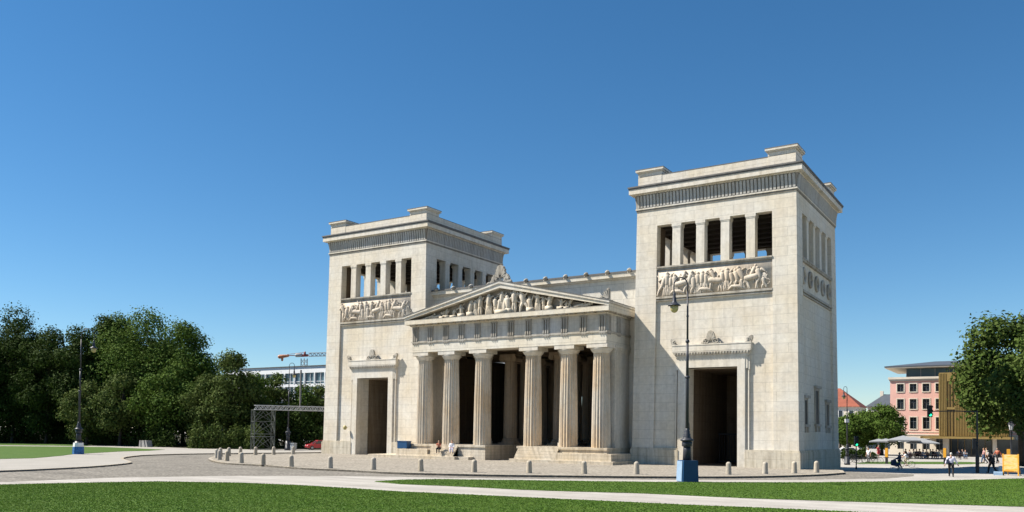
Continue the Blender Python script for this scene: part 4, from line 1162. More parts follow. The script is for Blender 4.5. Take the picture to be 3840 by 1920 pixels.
# ================================================================== VEHICLES
def car(loc, rz, label, paint):
    root = empty('parked_car', loc, rz, label, 'car')
    body = [(-2.0, .3), (-2.05, .55), (-1.95, .82), (-1.1, .95), (1.85, .98), (2.0, .8), (2.02, .35)]
    m = MB(); m.prism(body, 'y', -.82, .82); m.build('body', paint, root)
    cab = [(-1.05, .96), (-.4, 1.42), (1.2, 1.46), (1.8, .99)]
    m = MB(); m.prism(cab, 'y', -.7, .7); m.build('cabin_glass', M_gl, root)
    m = MB(); m.prism([(-.42, 1.425), (-.35, 1.5), (1.15, 1.52), (1.22, 1.465)], 'y', -.68, .68)
    for s in (-1, 1):
        for a, c in (((-1.05, .96), (-.4, 1.43)), ((.35, .98), (.35, 1.45)), ((1.8, .99), (1.2, 1.47))): m.tube([(a[0], s * .71, a[1]), (c[0], s * .69, c[1])], .045, 5)
    m.build('roof', paint, root)
    for sx in (-1.3, 1.3):
        for s in (-1, 1):
            m = MB(); m.lathe([(.2, -.1), (.31, -.1), (.32, 0), (.31, .1), (.2, .1)], seg=18); m.v = [(sx + p[0], s * .76 + p[2], .32 + p[1]) for p in m.v]; w = m.build('wheel', M_tyre, root, True)
            m = MB(); m.lathe([(.2, -.115), (.1, -.12), (.1, .12), (.2, .115)], seg=10); m.v = [(sx + p[0], s * .76 + p[2], .32 + p[1]) for p in m.v]; m.build('rim', M_grey, w)
    for s in (-1, 1):
        m = MB(); m.ell((-1.98, s * .6, .68), (.08, .18, .1), 8, 5); m.build('headlight', M_frost, root, True)
        m = MB(); m.box(-1.0, -.8, s * .82 - .02, s * .98, .98, 1.12) if s > 0 else m.box(-1.0, -.8, -.98, -.8, .98, 1.12); m.build('wing_mirror', paint, root)
    m = MB(); m.box(-2.08, -2.0, -.6, .6, .38, .5); m.build('grille', M_iron, root)
car(P3(1196, 1687, .12), R(60), 'red car half hidden behind the left tower base', M_red)
car(P3(3168, 1714), R(20), 'white car parked before the red roofed house trees', M_white)

# ================================================================== BICYCLES AND PRAM
def bicycle(label, loc, rz, mt, group='bicycles', build=True):
    root = empty('bicycle', loc, rz, label, 'bicycle', group); root.scale = (1.14,) * 3
    for k, y in enumerate((-.52, .52)):
        m = MB(); pts = [(0, y + .33 * math.cos(t), .34 + .33 * math.sin(t)) for t in [2 * PI * i / 24 for i in range(25)]]
        m.tube(pts, .02, 5, False)
        w = m.build('wheel', M_tyre, root, True)
        m = MB(); m.lathe([(.03, -.05), (.03, .05)], seg=8); m.v = [(p[2], y + p[0], .34 + p[1]) for p in m.v]
        for i in range(10): a = 2 * PI * i / 10; m.tube([(0, y, .34), (0, y + .31 * math.cos(a), .34 + .31 * math.sin(a))], .006, 3)
        m.build('spokes', M_grey, w)
    m = MB()
    for a, c in (((0, .52, .34), (0, .1, .3)), ((0, .52, .34), (0, .22, .8)), ((0, .1, .3), (0, .24, .88)), ((0, .1, .3), (0, -.36, .72)), ((0, .22, .8), (0, -.37, .82)), ((0, -.52, .34), (0, -.35, .95))): m.tube([a, c], .02, 6)
    m.build('frame', mt, root)
    m = MB(); m.tube([(-.27, -.42, 1.02), (-.2, -.36, 1.03), (0, -.34, .98), (.2, -.36, 1.03), (.27, -.42, 1.02)], .016, 6); m.build('handlebar', M_iron, root)
    m = MB(); m.ell((0, .26, .92), (.08, .14, .04), 8, 5); m.build('saddle', M_iron, root, True)
    return root
M_cream_p = mat('cream_frame_paint', (.6, .55, .42), .4, .05)
bicycle('pale bicycle ridden by the cyclist in white', P3(3398, 1753), R(-75), M_cream_p)
bicycle('dark bicycle held by the standing person in white', P3(3263, 1736.5), R(-80), M_iron)
bicycle('bicycle leaning alone right of the person in white', P3(3284, 1737), R(-100), M_grey)
bicycle('bicycle standing alone behind the near traffic light', P3(3224, 1735), R(-95), M_iron)
for i, u in enumerate((3187, 3195, 3203)):
    bicycle('dark bicycle in the rack beside the smaller arched lamp, %s of three' % ('left', 'middle', 'right')[i], P3(u, 1734 + i), R(-60 - 8 * i), M_iron)
x, y, zz = P3(3360, 1764); root = empty('pram', (x, y, zz), R(-62), 'dark pram with pale wheels pushed across the road', 'pram')
m = MB(); m.prism([(-.45, .55), (-.5, .85), (.3, .85), (.35, .6), (.1, .45)], 'x', -.24, .24); m.prism([(-.5, .85), (-.42, 1.12), (-.1, 1.2), (.02, .86)], 'x', -.25, .25); m.build('pram_body', CL['navy'], root)
m = MB()
for s in (-1, 1): m.tube([(s * .22, -.38, .18), (s * .22, .25, .6), (s * .22, .62, 1.05)], .018, 6); m.tube([(s * .22, .42, .18), (s * .22, -.2, .62)], .018, 6)
m.tube([(-.22, .62, 1.05), (.22, .62, 1.05)], .022, 6); m.build('pram_frame', M_grey, root)
for yy in (-.38, .42):
    for s in (-1, 1):
        m = MB(); m.tube([(s * .26, yy + .17 * math.cos(t), .18 + .17 * math.sin(t)) for t in [2 * PI * i / 16 for i in range(17)]], .022, 5, False)
        for i in range(6): a = PI * 2 * i / 6; m.tube([(s * .26, yy, .18), (s * .26, yy + .16 * math.cos(a), .18 + .16 * math.sin(a))], .008, 3)
        m.build('wheel', M_frost, root)

# ================================================================== TRAFFIC LIGHTS, PYLONS, BOARD
def signal_head(parent, c, face, s=1.0, on=2):
    d = Vector((face[0], face[1], 0)).normalized(); sd = Vector((-d.y, d.x, 0))
    m = MB(); n = 3
    m.box(-.17 * s, .17 * s, -.12 * s, .12 * s, -.5 * s, .5 * s)
    for k in range(3):
        z = (.32 - .32 * k) * s
        m.tube([(.0, -.1 * s, z + .125 * s), (0, -.3 * s, z + .11 * s)], .035 * s, 5)
        m.prism([(-.13 * s, z), (-.12 * s, z + .1 * s), (0, z + .15 * s), (.12 * s, z + .1 * s), (.13 * s, z), (.11 * s, z + .08 * s), (0, z + .13 * s), (-.11 * s, z + .08 * s)], 'y', -.32 * s, -.1 * s)
    fn = lambda p: (c[0] + sd.x * -p[0] - d.x * p[1], c[1] + sd.y * -p[0] - d.y * p[1], c[2] + p[2])
    m.v = [fn(p) for p in m.v]; h = m.build('signal_head', M_iron, parent)
    for k in range(3):
        m = MB(); m.ell((0, -.12 * s, (.32 - .32 * k) * s), (.11 * s, .04 * s, .11 * s), 12, 6); m.v = [fn(p) for p in m.v]
        m.build('signal_lens', M_green if k == on else M_sigoff, h, True)
tocam = (-FWD[0], -FWD[1])
x, y, zz = P3(3211, 1760); root = empty('traffic_light', (x, y, zz), 0, 'green traffic light on a short post right of the shaded tower', 'traffic light', 'traffic lights')
m = MB(); m.lathe([(.09, 0), (.09, .3), (.06, .35), (.06, 3.6)], seg=10); m.build('post', M_iron, root)
signal_head(root, (0, 0, 3.15), tocam, 1.15)
x, y, zz = P3(3665.5, 1773.6, 0.0); root = empty('traffic_light', (x, y, zz), 0, 'mast traffic light with a long arm hanging a green signal over the road', 'traffic light', 'traffic lights')
m = MB(); m.lathe([(.16, 0), (.16, 1.5), (.13, 1.6), (.09, 1.7), (.07, 5.85), (.02, 5.9)], seg=12); m.build('mast', M_iron, root)
al = -4.45
m = MB(); m.tube([(0, 0, 5.75), (RGT[0] * al * .5, RGT[1] * al * .5, 5.8), (RGT[0] * al, RGT[1] * al, 5.72)], [.06, .05, .04], 8); m.build('arm', M_iron, root)
signal_head(root, (RGT[0] * al, RGT[1] * al, 5.75), tocam, 1.1)
signal_head(root, (-RGT[0] * .3, -RGT[1] * .3, 2.75), (1, .2), 1.0, on=9)
for u, v, lab in ((3325, 1739, 'yellow topped info pylon beside the small parasols'), (3543.5, 1740, 'yellow topped info pylon before the glass entrance'), (3783, 1752, 'yellow topped info pylon half behind the painted board')):
    x, y, zz = P3(u, v); root = empty('info_pylon', (x, y, zz), R(-10), lab, 'pylon', 'yellow topped pylons')
    m = MB(); m.box(-.14, .14, -.1, .1, 0, .86); m.box(-.2, .2, -.16, .16, 0, .05); m.build('foot', M_iron, root)
    m = MB(); m.box(-.17, .17, -.12, .12, .86, 2.02); m.box(-.15, .15, -.1, .1, 2.02, 2.06); m.build('yellow_panel', M_yel, root)
# painted board
m_, nt, bb = _new('painted_board_stripes'); tcn = nt.nodes.new('ShaderNodeTexCoord')
mp = nt.nodes.new('ShaderNodeMapping'); mp.inputs['Scale'].default_value = (.5, 1, 2.2); nt.links.new(tcn.outputs['Object'], mp.inputs[0])
nz = _noise(nt, mp.outputs[0], 1.4, 4, .6); nt.links.new(_ramp(nt, nz.outputs['Fac'], [(.3, (.42, .12, .02)), (.45, (.6, .3, .03)), (.54, (.62, .42, .18)), (.66, (.5, .17, .03))]), bb.inputs['Base Color']); bb.inputs['Roughness'].default_value = .6
x, y, zz = P3(3790, 1784, 0.0); root = empty('painted_board', (x, y, zz), R(-22), 'yellow and orange painted board on wooden legs by the right tree', 'board')
m = MB(); m.box(-.56, .6, -.04, .0, .4, 1.86); m.build('canvas', m_, root)
m = MB()
for s in (-.6, .64): m.box(s - .05, s + .05, -.05, .05, 0, 1.92)
m.box(-.55, .59, .005, .05, 1.0, 1.08); m.box(-.55, .59, .005, .05, .32, .4)
for s in (-.5, .54): m.tube([(s, .03, 1.5), (s, .7, .02)], .03, 5)
m.build('wooden_frame', M_yel, root)
x, y, _ = P3(3768, 1783); b = MB(); b.box(-.35, .35, -.25, .25, 0, .3); b.prism([(-.25, .3), (.25, .3), (0, .38)], 'x', -.35, .35)
tag(b.build('storage_crate', M_bluel, loc=(x - .5, y, -.05)), 'pale blue crate on the ground left of the painted board', 'crate')
x, y, _ = P3(3757, 1771); b = MB(); b.box(-.25, .25, -.3, .3, 0, .55); b.box(-.28, .28, -.33, .33, .55, .6); b.box(-.28, .28, -.33, .33, .25, .29)
tag(b.build('storage_crate', M_white, loc=(x, y, 0)), 'tall white crate behind the pale blue one', 'crate')
# draped pile at the park edge
M_tent = mat('weathered_tarpaulin', (.3, .29, .28), .8, .3, 3)
x, y, _ = P3(548, 1676, .12); b = MB()
for k in range(4): b.prism([(-1.1 + k * .55, 0), (-.62 + k * .55, 0), (-.7 + k * .45, 1.05), (-.95 + k * .45, 1.05)], 'y', -.6 + .1 * (k % 2), .5)
tag(b.build('folded_tent', M_tent, loc=(x, y, .13)), 'pale folded tent standing at the edge of the dark park trees', 'tent')

# ================================================================== CAFE
def parasol(u, v, w, h, label):
    x, y, _ = P3(u, v); root = empty('parasol', (x, y, 0), R(12), label, 'parasol', 'grey cafe parasols')
    m = MB(); m.tube([(0, 0, 0), (0, 0, h)], .04, 8); m.box(-.4, .4, -.4, .4, 0, .08); m.build('pole', M_grey, root)
    a = w / 2; m = MB(); z = h - w * .16
    cs = [(-a, -a, z), (a, -a, z), (a, a, z), (-a, a, z)]; mid = [(0, -a * 1.0, z + .02), (a, 0, z + .02), (0, a, z + .02), (-a, 0, z + .02)]
    ring = [cs[0], mid[0], cs[1], mid[1], cs[2], mid[2], cs[3], mid[3]]
    m.add(ring + [(0, 0, h)] + [(p[0], p[1], p[2] - .16) for p in ring], [(i, (i + 1) % 8, 8) for i in range(8)] + [(i, (i + 1) % 8, 9 + (i + 1) % 8, 9 + i) for i in range(8)])
    m.build('canopy', M_canvas, root)
    m = MB()
    for p in cs: m.tube([(0, 0, h - .05), (p[0], p[1], p[2] - .02)], .02, 5)
    m.build('ribs', M_grey, root)
parasol(3296, 1716, 2.6, 2.95, 'small grey parasol, leftmost by the person in red')
parasol(3322, 1716.5, 2.6, 3.0, 'small grey parasol above the yellow pylon')
parasol(3388, 1719, 4.4, 3.5, 'large grey parasol before the left corner of the pink building')
parasol(3428, 1717, 4.2, 3.3, 'large grey parasol behind the other large one')
parasol(3460, 1720, 4.2, 3.1, 'large grey parasol farthest right, before the pale ground floor')
M_wick = mat('dark_wicker', (.05, .03, .028), .8, .3, 12)
chair = None
for i, (x, y, a) in enumerate(CAFE):
    lab = 'dark cafe chair under the seated guest, %s from the left' % (ordn[i] if i < 14 else 'last')
    if chair is None:
        chair = empty('cafe_chair', (x, y, 0), a, lab, 'chair', 'dark cafe chairs')
        m = MB(); m.box(-.24, .24, -.2, .3, .34, .38); m.build('seat', M_wick, chair)
        m = MB(); m.box(-.24, .24, .3, .34, .38, .86); m.build('backrest', M_wick, chair)
        for sx in (-.21, .21):
            for sy in (-.17, .27):
                m = MB(); m.tube([(sx, sy, 0), (sx, sy, .34)], .018, 5); m.build('leg', M_iron, chair)
    else:
        o = copy_tree(chair); o.location = (x, y, 0); o.rotation_euler = (0, 0, a); o['label'] = lab
table = None
for i, (u, v) in enumerate(((3404, 1721), (3430, 1721), (3456, 1722), (3481, 1722), (3505, 1723), (3602, 1723.5))):
    lab = 'small round cafe table, %s' % ['leftmost, left of the large parasols', 'under the large parasols, second from the left', 'under the right large parasol', 'right of the large parasols', 'left of the glass entrance', 'before the glass entrance by the yellow pylon'][i]
    x, y = G(u, v)
    if table is None:
        table = empty('cafe_table', (x, y, 0), 0, lab, 'table', 'small cafe tables')
        m = MB(); m.lathe([(.36, .71), (.37, .735), (.36, .745)], seg=16); m.build('tabletop', M_wick, table)
        m = MB(); m.lathe([(.22, 0), (.2, .03), (.03, .06), (.03, .71)], seg=10); m.build('pedestal', M_iron, table)
    else: o = copy_tree(table); o.location = (x, y, 0); o['label'] = lab

# ================================================================== BUILDINGS BEHIND
PY0 = 95.0
bl = empty('pink_building', (10, PY0, 0), 0, 'pink rendered museum building with pale window frames and a glazed roof pavilion', 'building'); BX = -10
def lb(mb, x0, x1, y0, y1, z0, z1): return mb.box(x0 + BX, x1 + BX, y0 - PY0, y1 - PY0, z0, z1)
WC = [-3.68 + i * 2.15 for i in range(10)]; rows = [(11.75, 13.2), (8.5, 10.35), (4.8, 6.95)]; hw = .56
m = MB()
edges = [-5.45] + [e for c in WC for e in (c - hw, c + hw)] + [17.0]
zb = [3.7, 4.8, 6.95, 8.5, 10.35, 11.75, 13.2, 13.75]
for i in range(len(edges) - 1):
    if i % 2 == 0: lb(m, edges[i], edges[i + 1], PY0, PY0 + .6, 3.7, 13.75)
    else:
        for a, c in ((3.7, 4.8), (6.95, 8.5), (10.35, 11.75), (13.2, 13.75)): lb(m, edges[i], edges[i + 1], PY0, PY0 + .6, a, c)
lb(m, -5.45, 17, PY0 + .6, PY0 + 16, 3.7, 13.75)
m.build('wall', M_pink, bl)
m = MB()
for i in range(len(edges) - 1):
    if i % 2 == 0: lb(m, edges[i] - (.05 if i == 0 else 0), edges[i + 1], PY0 - .06, PY0 + .6, 0, 3.7)
    else:
        lb(m, edges[i], edges[i + 1], PY0 - .06, PY0 + .6, 0, 1.0); lb(m, edges[i], edges[i + 1], PY0 - .06, PY0 + .6, 2.95, 3.7)
lb(m, -5.5, 17, PY0 + .6, PY0 + 16, 0, 3.7)
m.build('ground_floor_wall', M_cream, bl)
m = MB(); lb(m, -5.75, 17.2, PY0 - .35, PY0 + 16.2, 14.1, 14.5); lb(m, -5.6, 17.1, PY0 - .18, PY0 + 16.1, 13.755, 14.1); lb(m, -5.52, 17, PY0 - .14, PY0 + .3, 3.62, 3.8); lb(m, -5.5, 17, PY0 - .08, PY0 + .2, 4.15, 4.32)
m.build('cornice', M_cream, bl)
for c in WC[:7]:
    for z0, z1 in rows + [(1.0, 2.95)]:
        m = MB(); g = rows.count((z0, z1)); t = .17
        if g:
            lb(m, c - hw - t, c - hw, PY0 - .07, PY0 + .25, z0 - t, z1 + t); lb(m, c + hw, c + hw + t, PY0 - .07, PY0 + .25, z0 - t, z1 + t)
            lb(m, c - hw, c + hw, PY0 - .07, PY0 + .25, z1, z1 + t); lb(m, c - hw, c + hw, PY0 - .1, PY0 + .25, z0 - t, z0)
        f = m.build('window', M_cream, bl)
        m = MB(); lb(m, c - .02, c + .02, PY0 + .22, PY0 + .28, z0, z1); lb(m, c - hw, c + hw, PY0 + .22, PY0 + .28, z0 + (z1 - z0) * .62, z0 + (z1 - z0) * .62 + .04); m.build('glazing_bar', M_grey, f)
        m = MB(); lb(m, c - hw, c + hw, PY0 + .3, PY0 + .34, z0, z1); m.build('pane', M_gl, f)
m = MB(); lb(m, -2.9, 14, PY0 + 2.2, PY0 + 13, 14.5, 16.35); m.build('roof_glazing', M_gl2, bl)
m = MB()
for i in range(8): lb(m, -2.95 + i * 2.4, -2.83 + i * 2.4, PY0 + 2.1, PY0 + 2.2, 14.5, 16.35)
lb(m, -3.0, 14.1, PY0 + 2.05, PY0 + 2.2, 14.5, 14.62); m.build('glazing_bar', M_grey, bl)
m = MB(); A = [(-6.3 + BX, -1.0), (16.5 + BX, -1.0), (16.5 + BX, 16.5), (-6.3 + BX, 16.5)]
m.add([(*p, 16.55) for p in A] + [(1.6 + BX, 6.0, 17.75), (9 + BX, 6.0, 17.75)], [(0, 1, 5, 4), (1, 2, 5), (2, 3, 4, 5), (3, 0, 4)]); m.add([(*p, 16.35) for p in A] + [(*p, 16.55) for p in A], [(0, 1, 5, 4), (1, 2, 6, 5), (2, 3, 7, 6), (3, 0, 4, 7)])
for i in range(24): m.box(-6 + BX + i * .95, -5.94 + BX + i * .95, -.95, .2, 16.56, 16.66) if 0 else None
m.build('roof', M_slate, bl)
m = MB(); m.box(-6.25 + BX, 16.4 + BX, -.95, 16.4, 16.2, 16.345); m.build('roof_soffit', M_cream, bl)

GY = 85.0
gb = empty('brass_clad_building', (8, GY, 0), 0, 'brass coloured slatted museum wing over a dark glass entrance', 'building')
def gx(mb, x0, x1, y0, y1, z0, z1): return mb.box(x0 - 8, x1 - 8, y0 - GY, y1 - GY, z0, z1)
m = MB(); gx(m, 3.75, 13.8, GY + .12, GY + 9.9, 3.45, 14.3); gb_w = m.build('wall', M_golddark, gb)
m = MB(); x = 3.7; i = 0
while x < 13.8:
    slot = 4.9 < x < 6.1
    if slot and i % 2: pass
    elif slot: gx(m, x, x + .09, GY - .02, GY + .12, 3.5, 14.35)
    else: gx(m, x, x + .13, GY - .06 - .02 * (i % 2), GY + .12, 3.5, 14.35)
    x += .24; i += 1
gx(m, 4.9, 6.1, GY - .1, GY + .1, 8.1, 8.5); gx(m, 4.9, 6.1, GY - .1, GY + .1, 13.0, 14.35)
gx(m, 3.7, 13.8, GY - .08, GY + 9.9, 14.31, 14.5)
for k in range(40): gx(m, 3.62, 3.745, GY + .1 + k * .245, GY + .23 + k * .245, 3.5, 14.35)
m.build('slat_cladding', M_gold, gb)
m = MB(); gx(m, .9, 14.6, GY - 1.6, GY + 9.8, 3.05, 3.44); m.build('canopy', M_gold, gb)
m = MB(); gx(m, 4.2, 5.1, GY + .2, GY + 1.6, 0, 3.045); gx(m, 11.6, 12.2, GY + .2, GY + 1.6, 0, 3.045); m.build('pillar', M_cream, gb)
m = MB(); gx(m, 5.1, 11.6, GY + 1.8, GY + 2.0, 0, 3.04); gx(m, 12.2, 16, GY + 1.8, GY + 2.0, 0, 3.04); m.build('entrance_glass', M_gl, gb)
m = MB()
for k in range(7): gx(m, 5.3 + k * 1.02, 5.38 + k * 1.02, GY + 1.7, GY + 1.795, 0, 3.04)
m.build('mullion', M_golddark, gb)

WY = 80.0
ob = empty('white_office_block', (-140, WY, 0), 0, 'long white modern office block with strip windows above the trees', 'building')
def ox(mb, x0, x1, y0, y1, z0, z1): return mb.box(x0 + 140, x1 + 140, y0 - WY, y1 - WY, z0, z1)
m = MB(); ox(m, -176, -90, WY, WY + 14, 18.25, 20.0)
for z in (0, 3.6, 7.4, 11.0, 14.6): ox(m, -176, -90, WY + .02, WY + 14, z, z + .75)
ox(m, -176, -90, WY + .6, WY + 13.9, .75, 18.25)
m.build('wall', M_office, ob)
m = MB(); ox(m, -176.3, -89.7, WY - .3, WY + 14.3, 20.0, 20.15); m.build('roof', M_lead, ob)
for i in range(22):
    x = -174.8 + i * 3.72
    for z0, z1 in ((15.35, 18.25), (11.75, 14.6)):
        m = MB(); ox(m, x, x + .34, WY - .05, WY + .5, z0 - .005, z1 + .005); ox(m, x + 2.1, x + 2.17, WY + .2, WY + .45, z0, z1); ox(m, x + .34, x + 3.72, WY + .2, WY + .45, z0 + .55, z0 + .68)
        f = m.build('window', M_office, ob)
        m = MB(); ox(m, x + .34, x + 3.72, WY + .46, WY + .56, z0, z1); m.build('pane', M_gl2, f)
m = MB(); m.tube([(-79.3, 6.5, 0), (-79.2, 6.6, 14.0)], .16, 10); 
x, y, _ = P3(1017, 1685, .12); 
b = MB(); b.lathe([(.24, 0), (.24, .4), (.17, .5), (.16, 13.4), (.1, 13.5)], seg=10)
tag(b.build('flue_mast', M_lead, smooth=True, loc=(x - 6, y + 12, 0)), 'plain dark mast rising above the trees before the white office block', 'mast')

def house(cx, cy, rz, w, d, h, rh, label, wall, tile, hip=.35):
    root = empty('house', (cx, cy, 0), rz, label, 'house')
    m = MB(); m.box(-w / 2, w / 2, -d / 2, d / 2, 0, h); m.build('wall', wall, root)
    m = MB(); o = .5; A = [(-w / 2 - o, -d / 2 - o), (w / 2 + o, -d / 2 - o), (w / 2 + o, d / 2 + o), (-w / 2 - o, d / 2 + o)]; e = w / 2 - d * hip
    m.add([(*p, h + .02) for p in A] + [(-e, 0, h + rh), (e, 0, h + rh)], [(0, 1, 5, 4), (1, 2, 5), (2, 3, 4, 5), (3, 0, 4), (3, 2, 1, 0)]); rf = m.build('roof', tile, root)
    m = MB(); m.box(e - 3, e - 2.2, -.5, .5, h + rh - 1, h + rh + .9); m.build('chimney', M_cream, rf)
    for i in range(int(w / 2.6)):
        for k in range(int(h / 3.6)):
            x = -w / 2 + 1.6 + i * 2.6; z = 1.2 + k * 3.5
            m = MB(); m.box(x - .65, x + .65, -d / 2 - .06, -d / 2 + .02, z - .1, z + 1.9); f = m.build('window', M_white, root)
            m = MB(); m.box(x - .5, x + .5, -d / 2 - .08, -d / 2 - .062, z, z + 1.8); m.build('pane', M_gl, f)
    return root
house(-31.5, 165, R(0), 19, 11, 11.0, 5.2, 'house with a bright red tiled hip roof beyond the gate tower', M_cream, M_tile, .5)
house(-17.5, 178, R(0), 9, 10, 11.4, 3.6, 'grey roofed house right behind the red roofed one', M_cream, M_slate, .35)

# crane
bx, by, _ = AT(1141, 1340, 400)
cr = empty('tower_crane', (bx, by, 0), 0, 'orange and white tower crane working beyond the white office block', 'crane')
m = MB(); r_ = 1.0
for sx in (-r_, r_):
    for sy in (-r_, r_): m.tube([(sx, sy, 0), (sx, sy, 36.3)], .22, 5)
for k in range(18):
    for s in (-r_, r_): m.tube([(-r_, s, k * 2), (r_, s, k * 2 + 2)], .12, 4); m.tube([(s, -r_, k * 2 + 2), (s, r_, k * 2)], .12, 4)
m.build('mast', M_grey, cr)
D3 = lambda a, z: Vector((RGT[0] * a, RGT[1] * a, z))
m = MB(); lattice(m, D3(2, 37.4), D3(42, 38.6), 1.4, 1.5, 22, .1); m.build('jib', M_alu, cr)
m = MB(); m.tube([D3(-11, 37.6), D3(-2, 37.7)], .22, 6); m.tube([D3(-8, 38.1), D3(0, 39.2)], .1, 5); m.build('counter_jib', M_redp, cr)
m = MB(); m.cap(D3(-11.5, 37.0), D3(-7.5, 37.5), .95, .55, 8); m.cap(D3(-10.3, 36.6), D3(-10.3, 35.4), .6, .5, 8); m.build('counterweight', M_orange, cr, True)
m = MB(); m.cap(D3(-1.8, 37.6), D3(1.6, 37.8), .6, .6, 8); m.cap(D3(.2, 38), D3(.3, 39.3), .7, .4, 8); m.build('cab', M_redp, cr, True)
m = MB(); m.cap(D3(-3.6, 37.8), D3(-1.6, 37.9), .9, .9, 8); m.build('winch_house', M_grey, cr, True)

# ================================================================== TREES
def crown_arrays(rng, c, r, nb, n, leaf, extra=()):
    "leaf quads gathered in clumps through an ellipsoid crown"
    cx = []
    while len(cx) < nb:
        p = rng.uniform(-1, 1, 3); q = np.linalg.norm(p)
        if .35 < q < .86 and p[2] > -.95: cx.append(p)
    cx[0] = np.array([.02, 0, .9]); cx[1] = np.array([-.3, .1, .78]); cx[2] = np.array([.32, -.1, .76]); cx[3] = np.array([-.82, 0, .1]); cx[4] = np.array([.82, 0, .12]); cx[5] = np.array([.1, .2, .82])
    for q, e_ in enumerate(extra): cx[6 + q] = np.array(e_)
    cx = np.array(cx)
    wide = 1 - .35 * np.clip(cx[:, 2], 0, 1)
    ctr = c + cx * r
    R_ = rng.uniform(.24, .4, nb) * min(r[0], r[1], r[2]) * (.9 + .3 * rng.random(nb))
    w = R_ ** 2; idx = rng.choice(nb, n, p=w / w.sum())
    d = rng.normal(size=(n, 3)); d /= np.linalg.norm(d, axis=1)[:, None]
    rad = R_[idx] * np.where(rng.random(n) < .12, rng.uniform(1.0, 1.35, n), rng.uniform(.55, 1.05, n))
    P = ctr[idx] + d * rad[:, None] * np.array([1, 1, .82])
    N = d + rng.normal(size=(n, 3)) * .55 + np.array([0, 0, .35]); N /= np.linalg.norm(N, axis=1)[:, None]
    t = np.cross(N, rng.normal(size=(n, 3))); t /= np.linalg.norm(t, axis=1)[:, None]; b = np.cross(N, t)
    s = leaf * rng.uniform(.55, 1.25, n)[:, None]
    V = np.stack([P - t * s * .5, P - b * s * .36 + N * s * .06, P + t * s * .5 - N * s * .1, P + b * s * .36 + N * s * .06], 1)
    return V.reshape(-1, 3), np.arange(n * 4).reshape(n, 4), ctr
def tree(x, y, z0, top, rx, bottom, label, lm, seed, leaf=.42, dens=1.0, group='park trees on the left', ry=None, trunk=.28, name='leafy_tree', lean=0, extra=()):
    rng = np.random.default_rng(seed)
    root = empty(name, (x, y, z0), 0, label, 'tree', group)
    H = top - z0; ry = ry or rx; rz = (H - bottom) / 2
    nb = int(34 + rx * 5); n = int(dens * 150 * (rx * ry + rx * rz * 2) / (leaf / .42) ** 2 / 1.0)
    n = min(n, 42000)
    V, Fq, ctr = crown_arrays(rng, np.array([lean, 0, bottom + rz * .98]), np.array([rx, ry, rz]), nb, n, leaf, extra)
    np_mesh('crown', V, Fq, lm, root)
    m = MB(); m.tube([(0, 0, -.1), (.05, 0, bottom * .6), (lean * .5, .1, bottom + rz * .6), (lean, 0, bottom + rz * 1.4)], [trunk * 1.35, trunk, trunk * .7, trunk * .2], 9)
    for k in range(8):
        q = ctr[k]; z1 = bottom + rz * (.15 + .09 * k)
        m.tube([(lean * .3, 0, z1), ((q[0]) * .5, q[1] * .5, (z1 + q[2]) / 2 - .2), tuple(q)], [trunk * .5, trunk * .32, trunk * .1], 6)
    m.build('trunk', M_bark, root, True)
    return root
def ptree(u, vt, dist, rx, bottom, label, lm, seed, **k):
    x, y, z = AT(u, vt, dist); return tree(x, y, .16, z - .1, rx, bottom, label, lm, seed, **k)
L_ = [
 (60, 1165, 160, 7.0, 1.2, 'tall dark tree at the far left, behind the lawn', M_leafd),
 (-150, 1150, 158, 8.0, 1.2, 'dark tree cut by the left picture edge', M_leafd),
 (185, 1225, 156, 5.6, 1.0, 'dark round tree second from the left, left of the banded lamp', M_leafd),
 (292, 1225, 154, 4.6, 1.0, 'dark tree directly behind the banded lamp', M_leafd),
 (395, 1178, 158, 5.0, 1.5, 'dark tree right of the banded lamp, tall and narrow', M_leafd),
 (540, 1172, 156, 8.6, 3.0, 'tall bright green tree, highest crown of the park', M_leafm),
 (695, 1205, 152, 5.8, 5.0, 'bright green tree whose crown leans out to the right', M_leafm),
 (628, 1390, 145, 6.0, .8, 'lower soft green tree before the tall bright ones', M_leafm),
 (455, 1400, 146, 5.0, .8, 'lower olive tree before the tall bright ones, left of the soft green one', M_leafr),
 (330, 1430, 147, 4.2, .6, 'lower olive dark tree right behind the banded lamp pole', M_leafr),
 (440, 1175, 160, 6.0, 2.0, 'tall green tree between the banded lamp and the highest crown', M_leafm),
 (868, 1318, 141, 4.4, .6, 'dark olive pointed tree left of the white office block', M_leafr),
 (775, 1400, 142, 4.2, .6, 'dark olive tree left of the pointed one', M_leafr),
 (955, 1405, 146, 3.6, .5, 'small green tree before the left end of the office block', M_leafm),
 (1040, 1392, 150, 3.6, .6, 'small pointed tree before the office block, above the scaffold', M_leafr),
 (1128, 1440, 150, 3.4, .6, 'small green tree before the office block, above the truss', M_leafm),
 (1195, 1440, 152, 3.4, .8, 'small green tree touching the left tower outline', M_leafr),
 (985, 1505, 141, 3.0, .3, 'low leafy tree behind the scaffold tower', M_leafd),
 (1085, 1520, 146, 3.2, .3, 'low dark tree under the truss bridge', M_leafd),
]
for i, (u, vt, d, rx, bt, lab, lm) in enumerate(L_): ptree(u, vt, d, rx, bt, lab, lm, 100 + i)
for i, (u, vt) in enumerate(((-60, 1260), (120, 1300), (250, 1310), (350, 1270), (470, 1290), (600, 1260), (720, 1340), (820, 1440), (920, 1480), (1010, 1500), (1110, 1510), (1200, 1520))):
    ptree(u, vt, 172 if u < 800 else 160, 7.5 if u < 800 else 5.5, .2, 'dark background tree deep in the park, %s from the left' % ordn[i], M_leafd, 300 + i, leaf=.6, group='dark trees deep in the park')
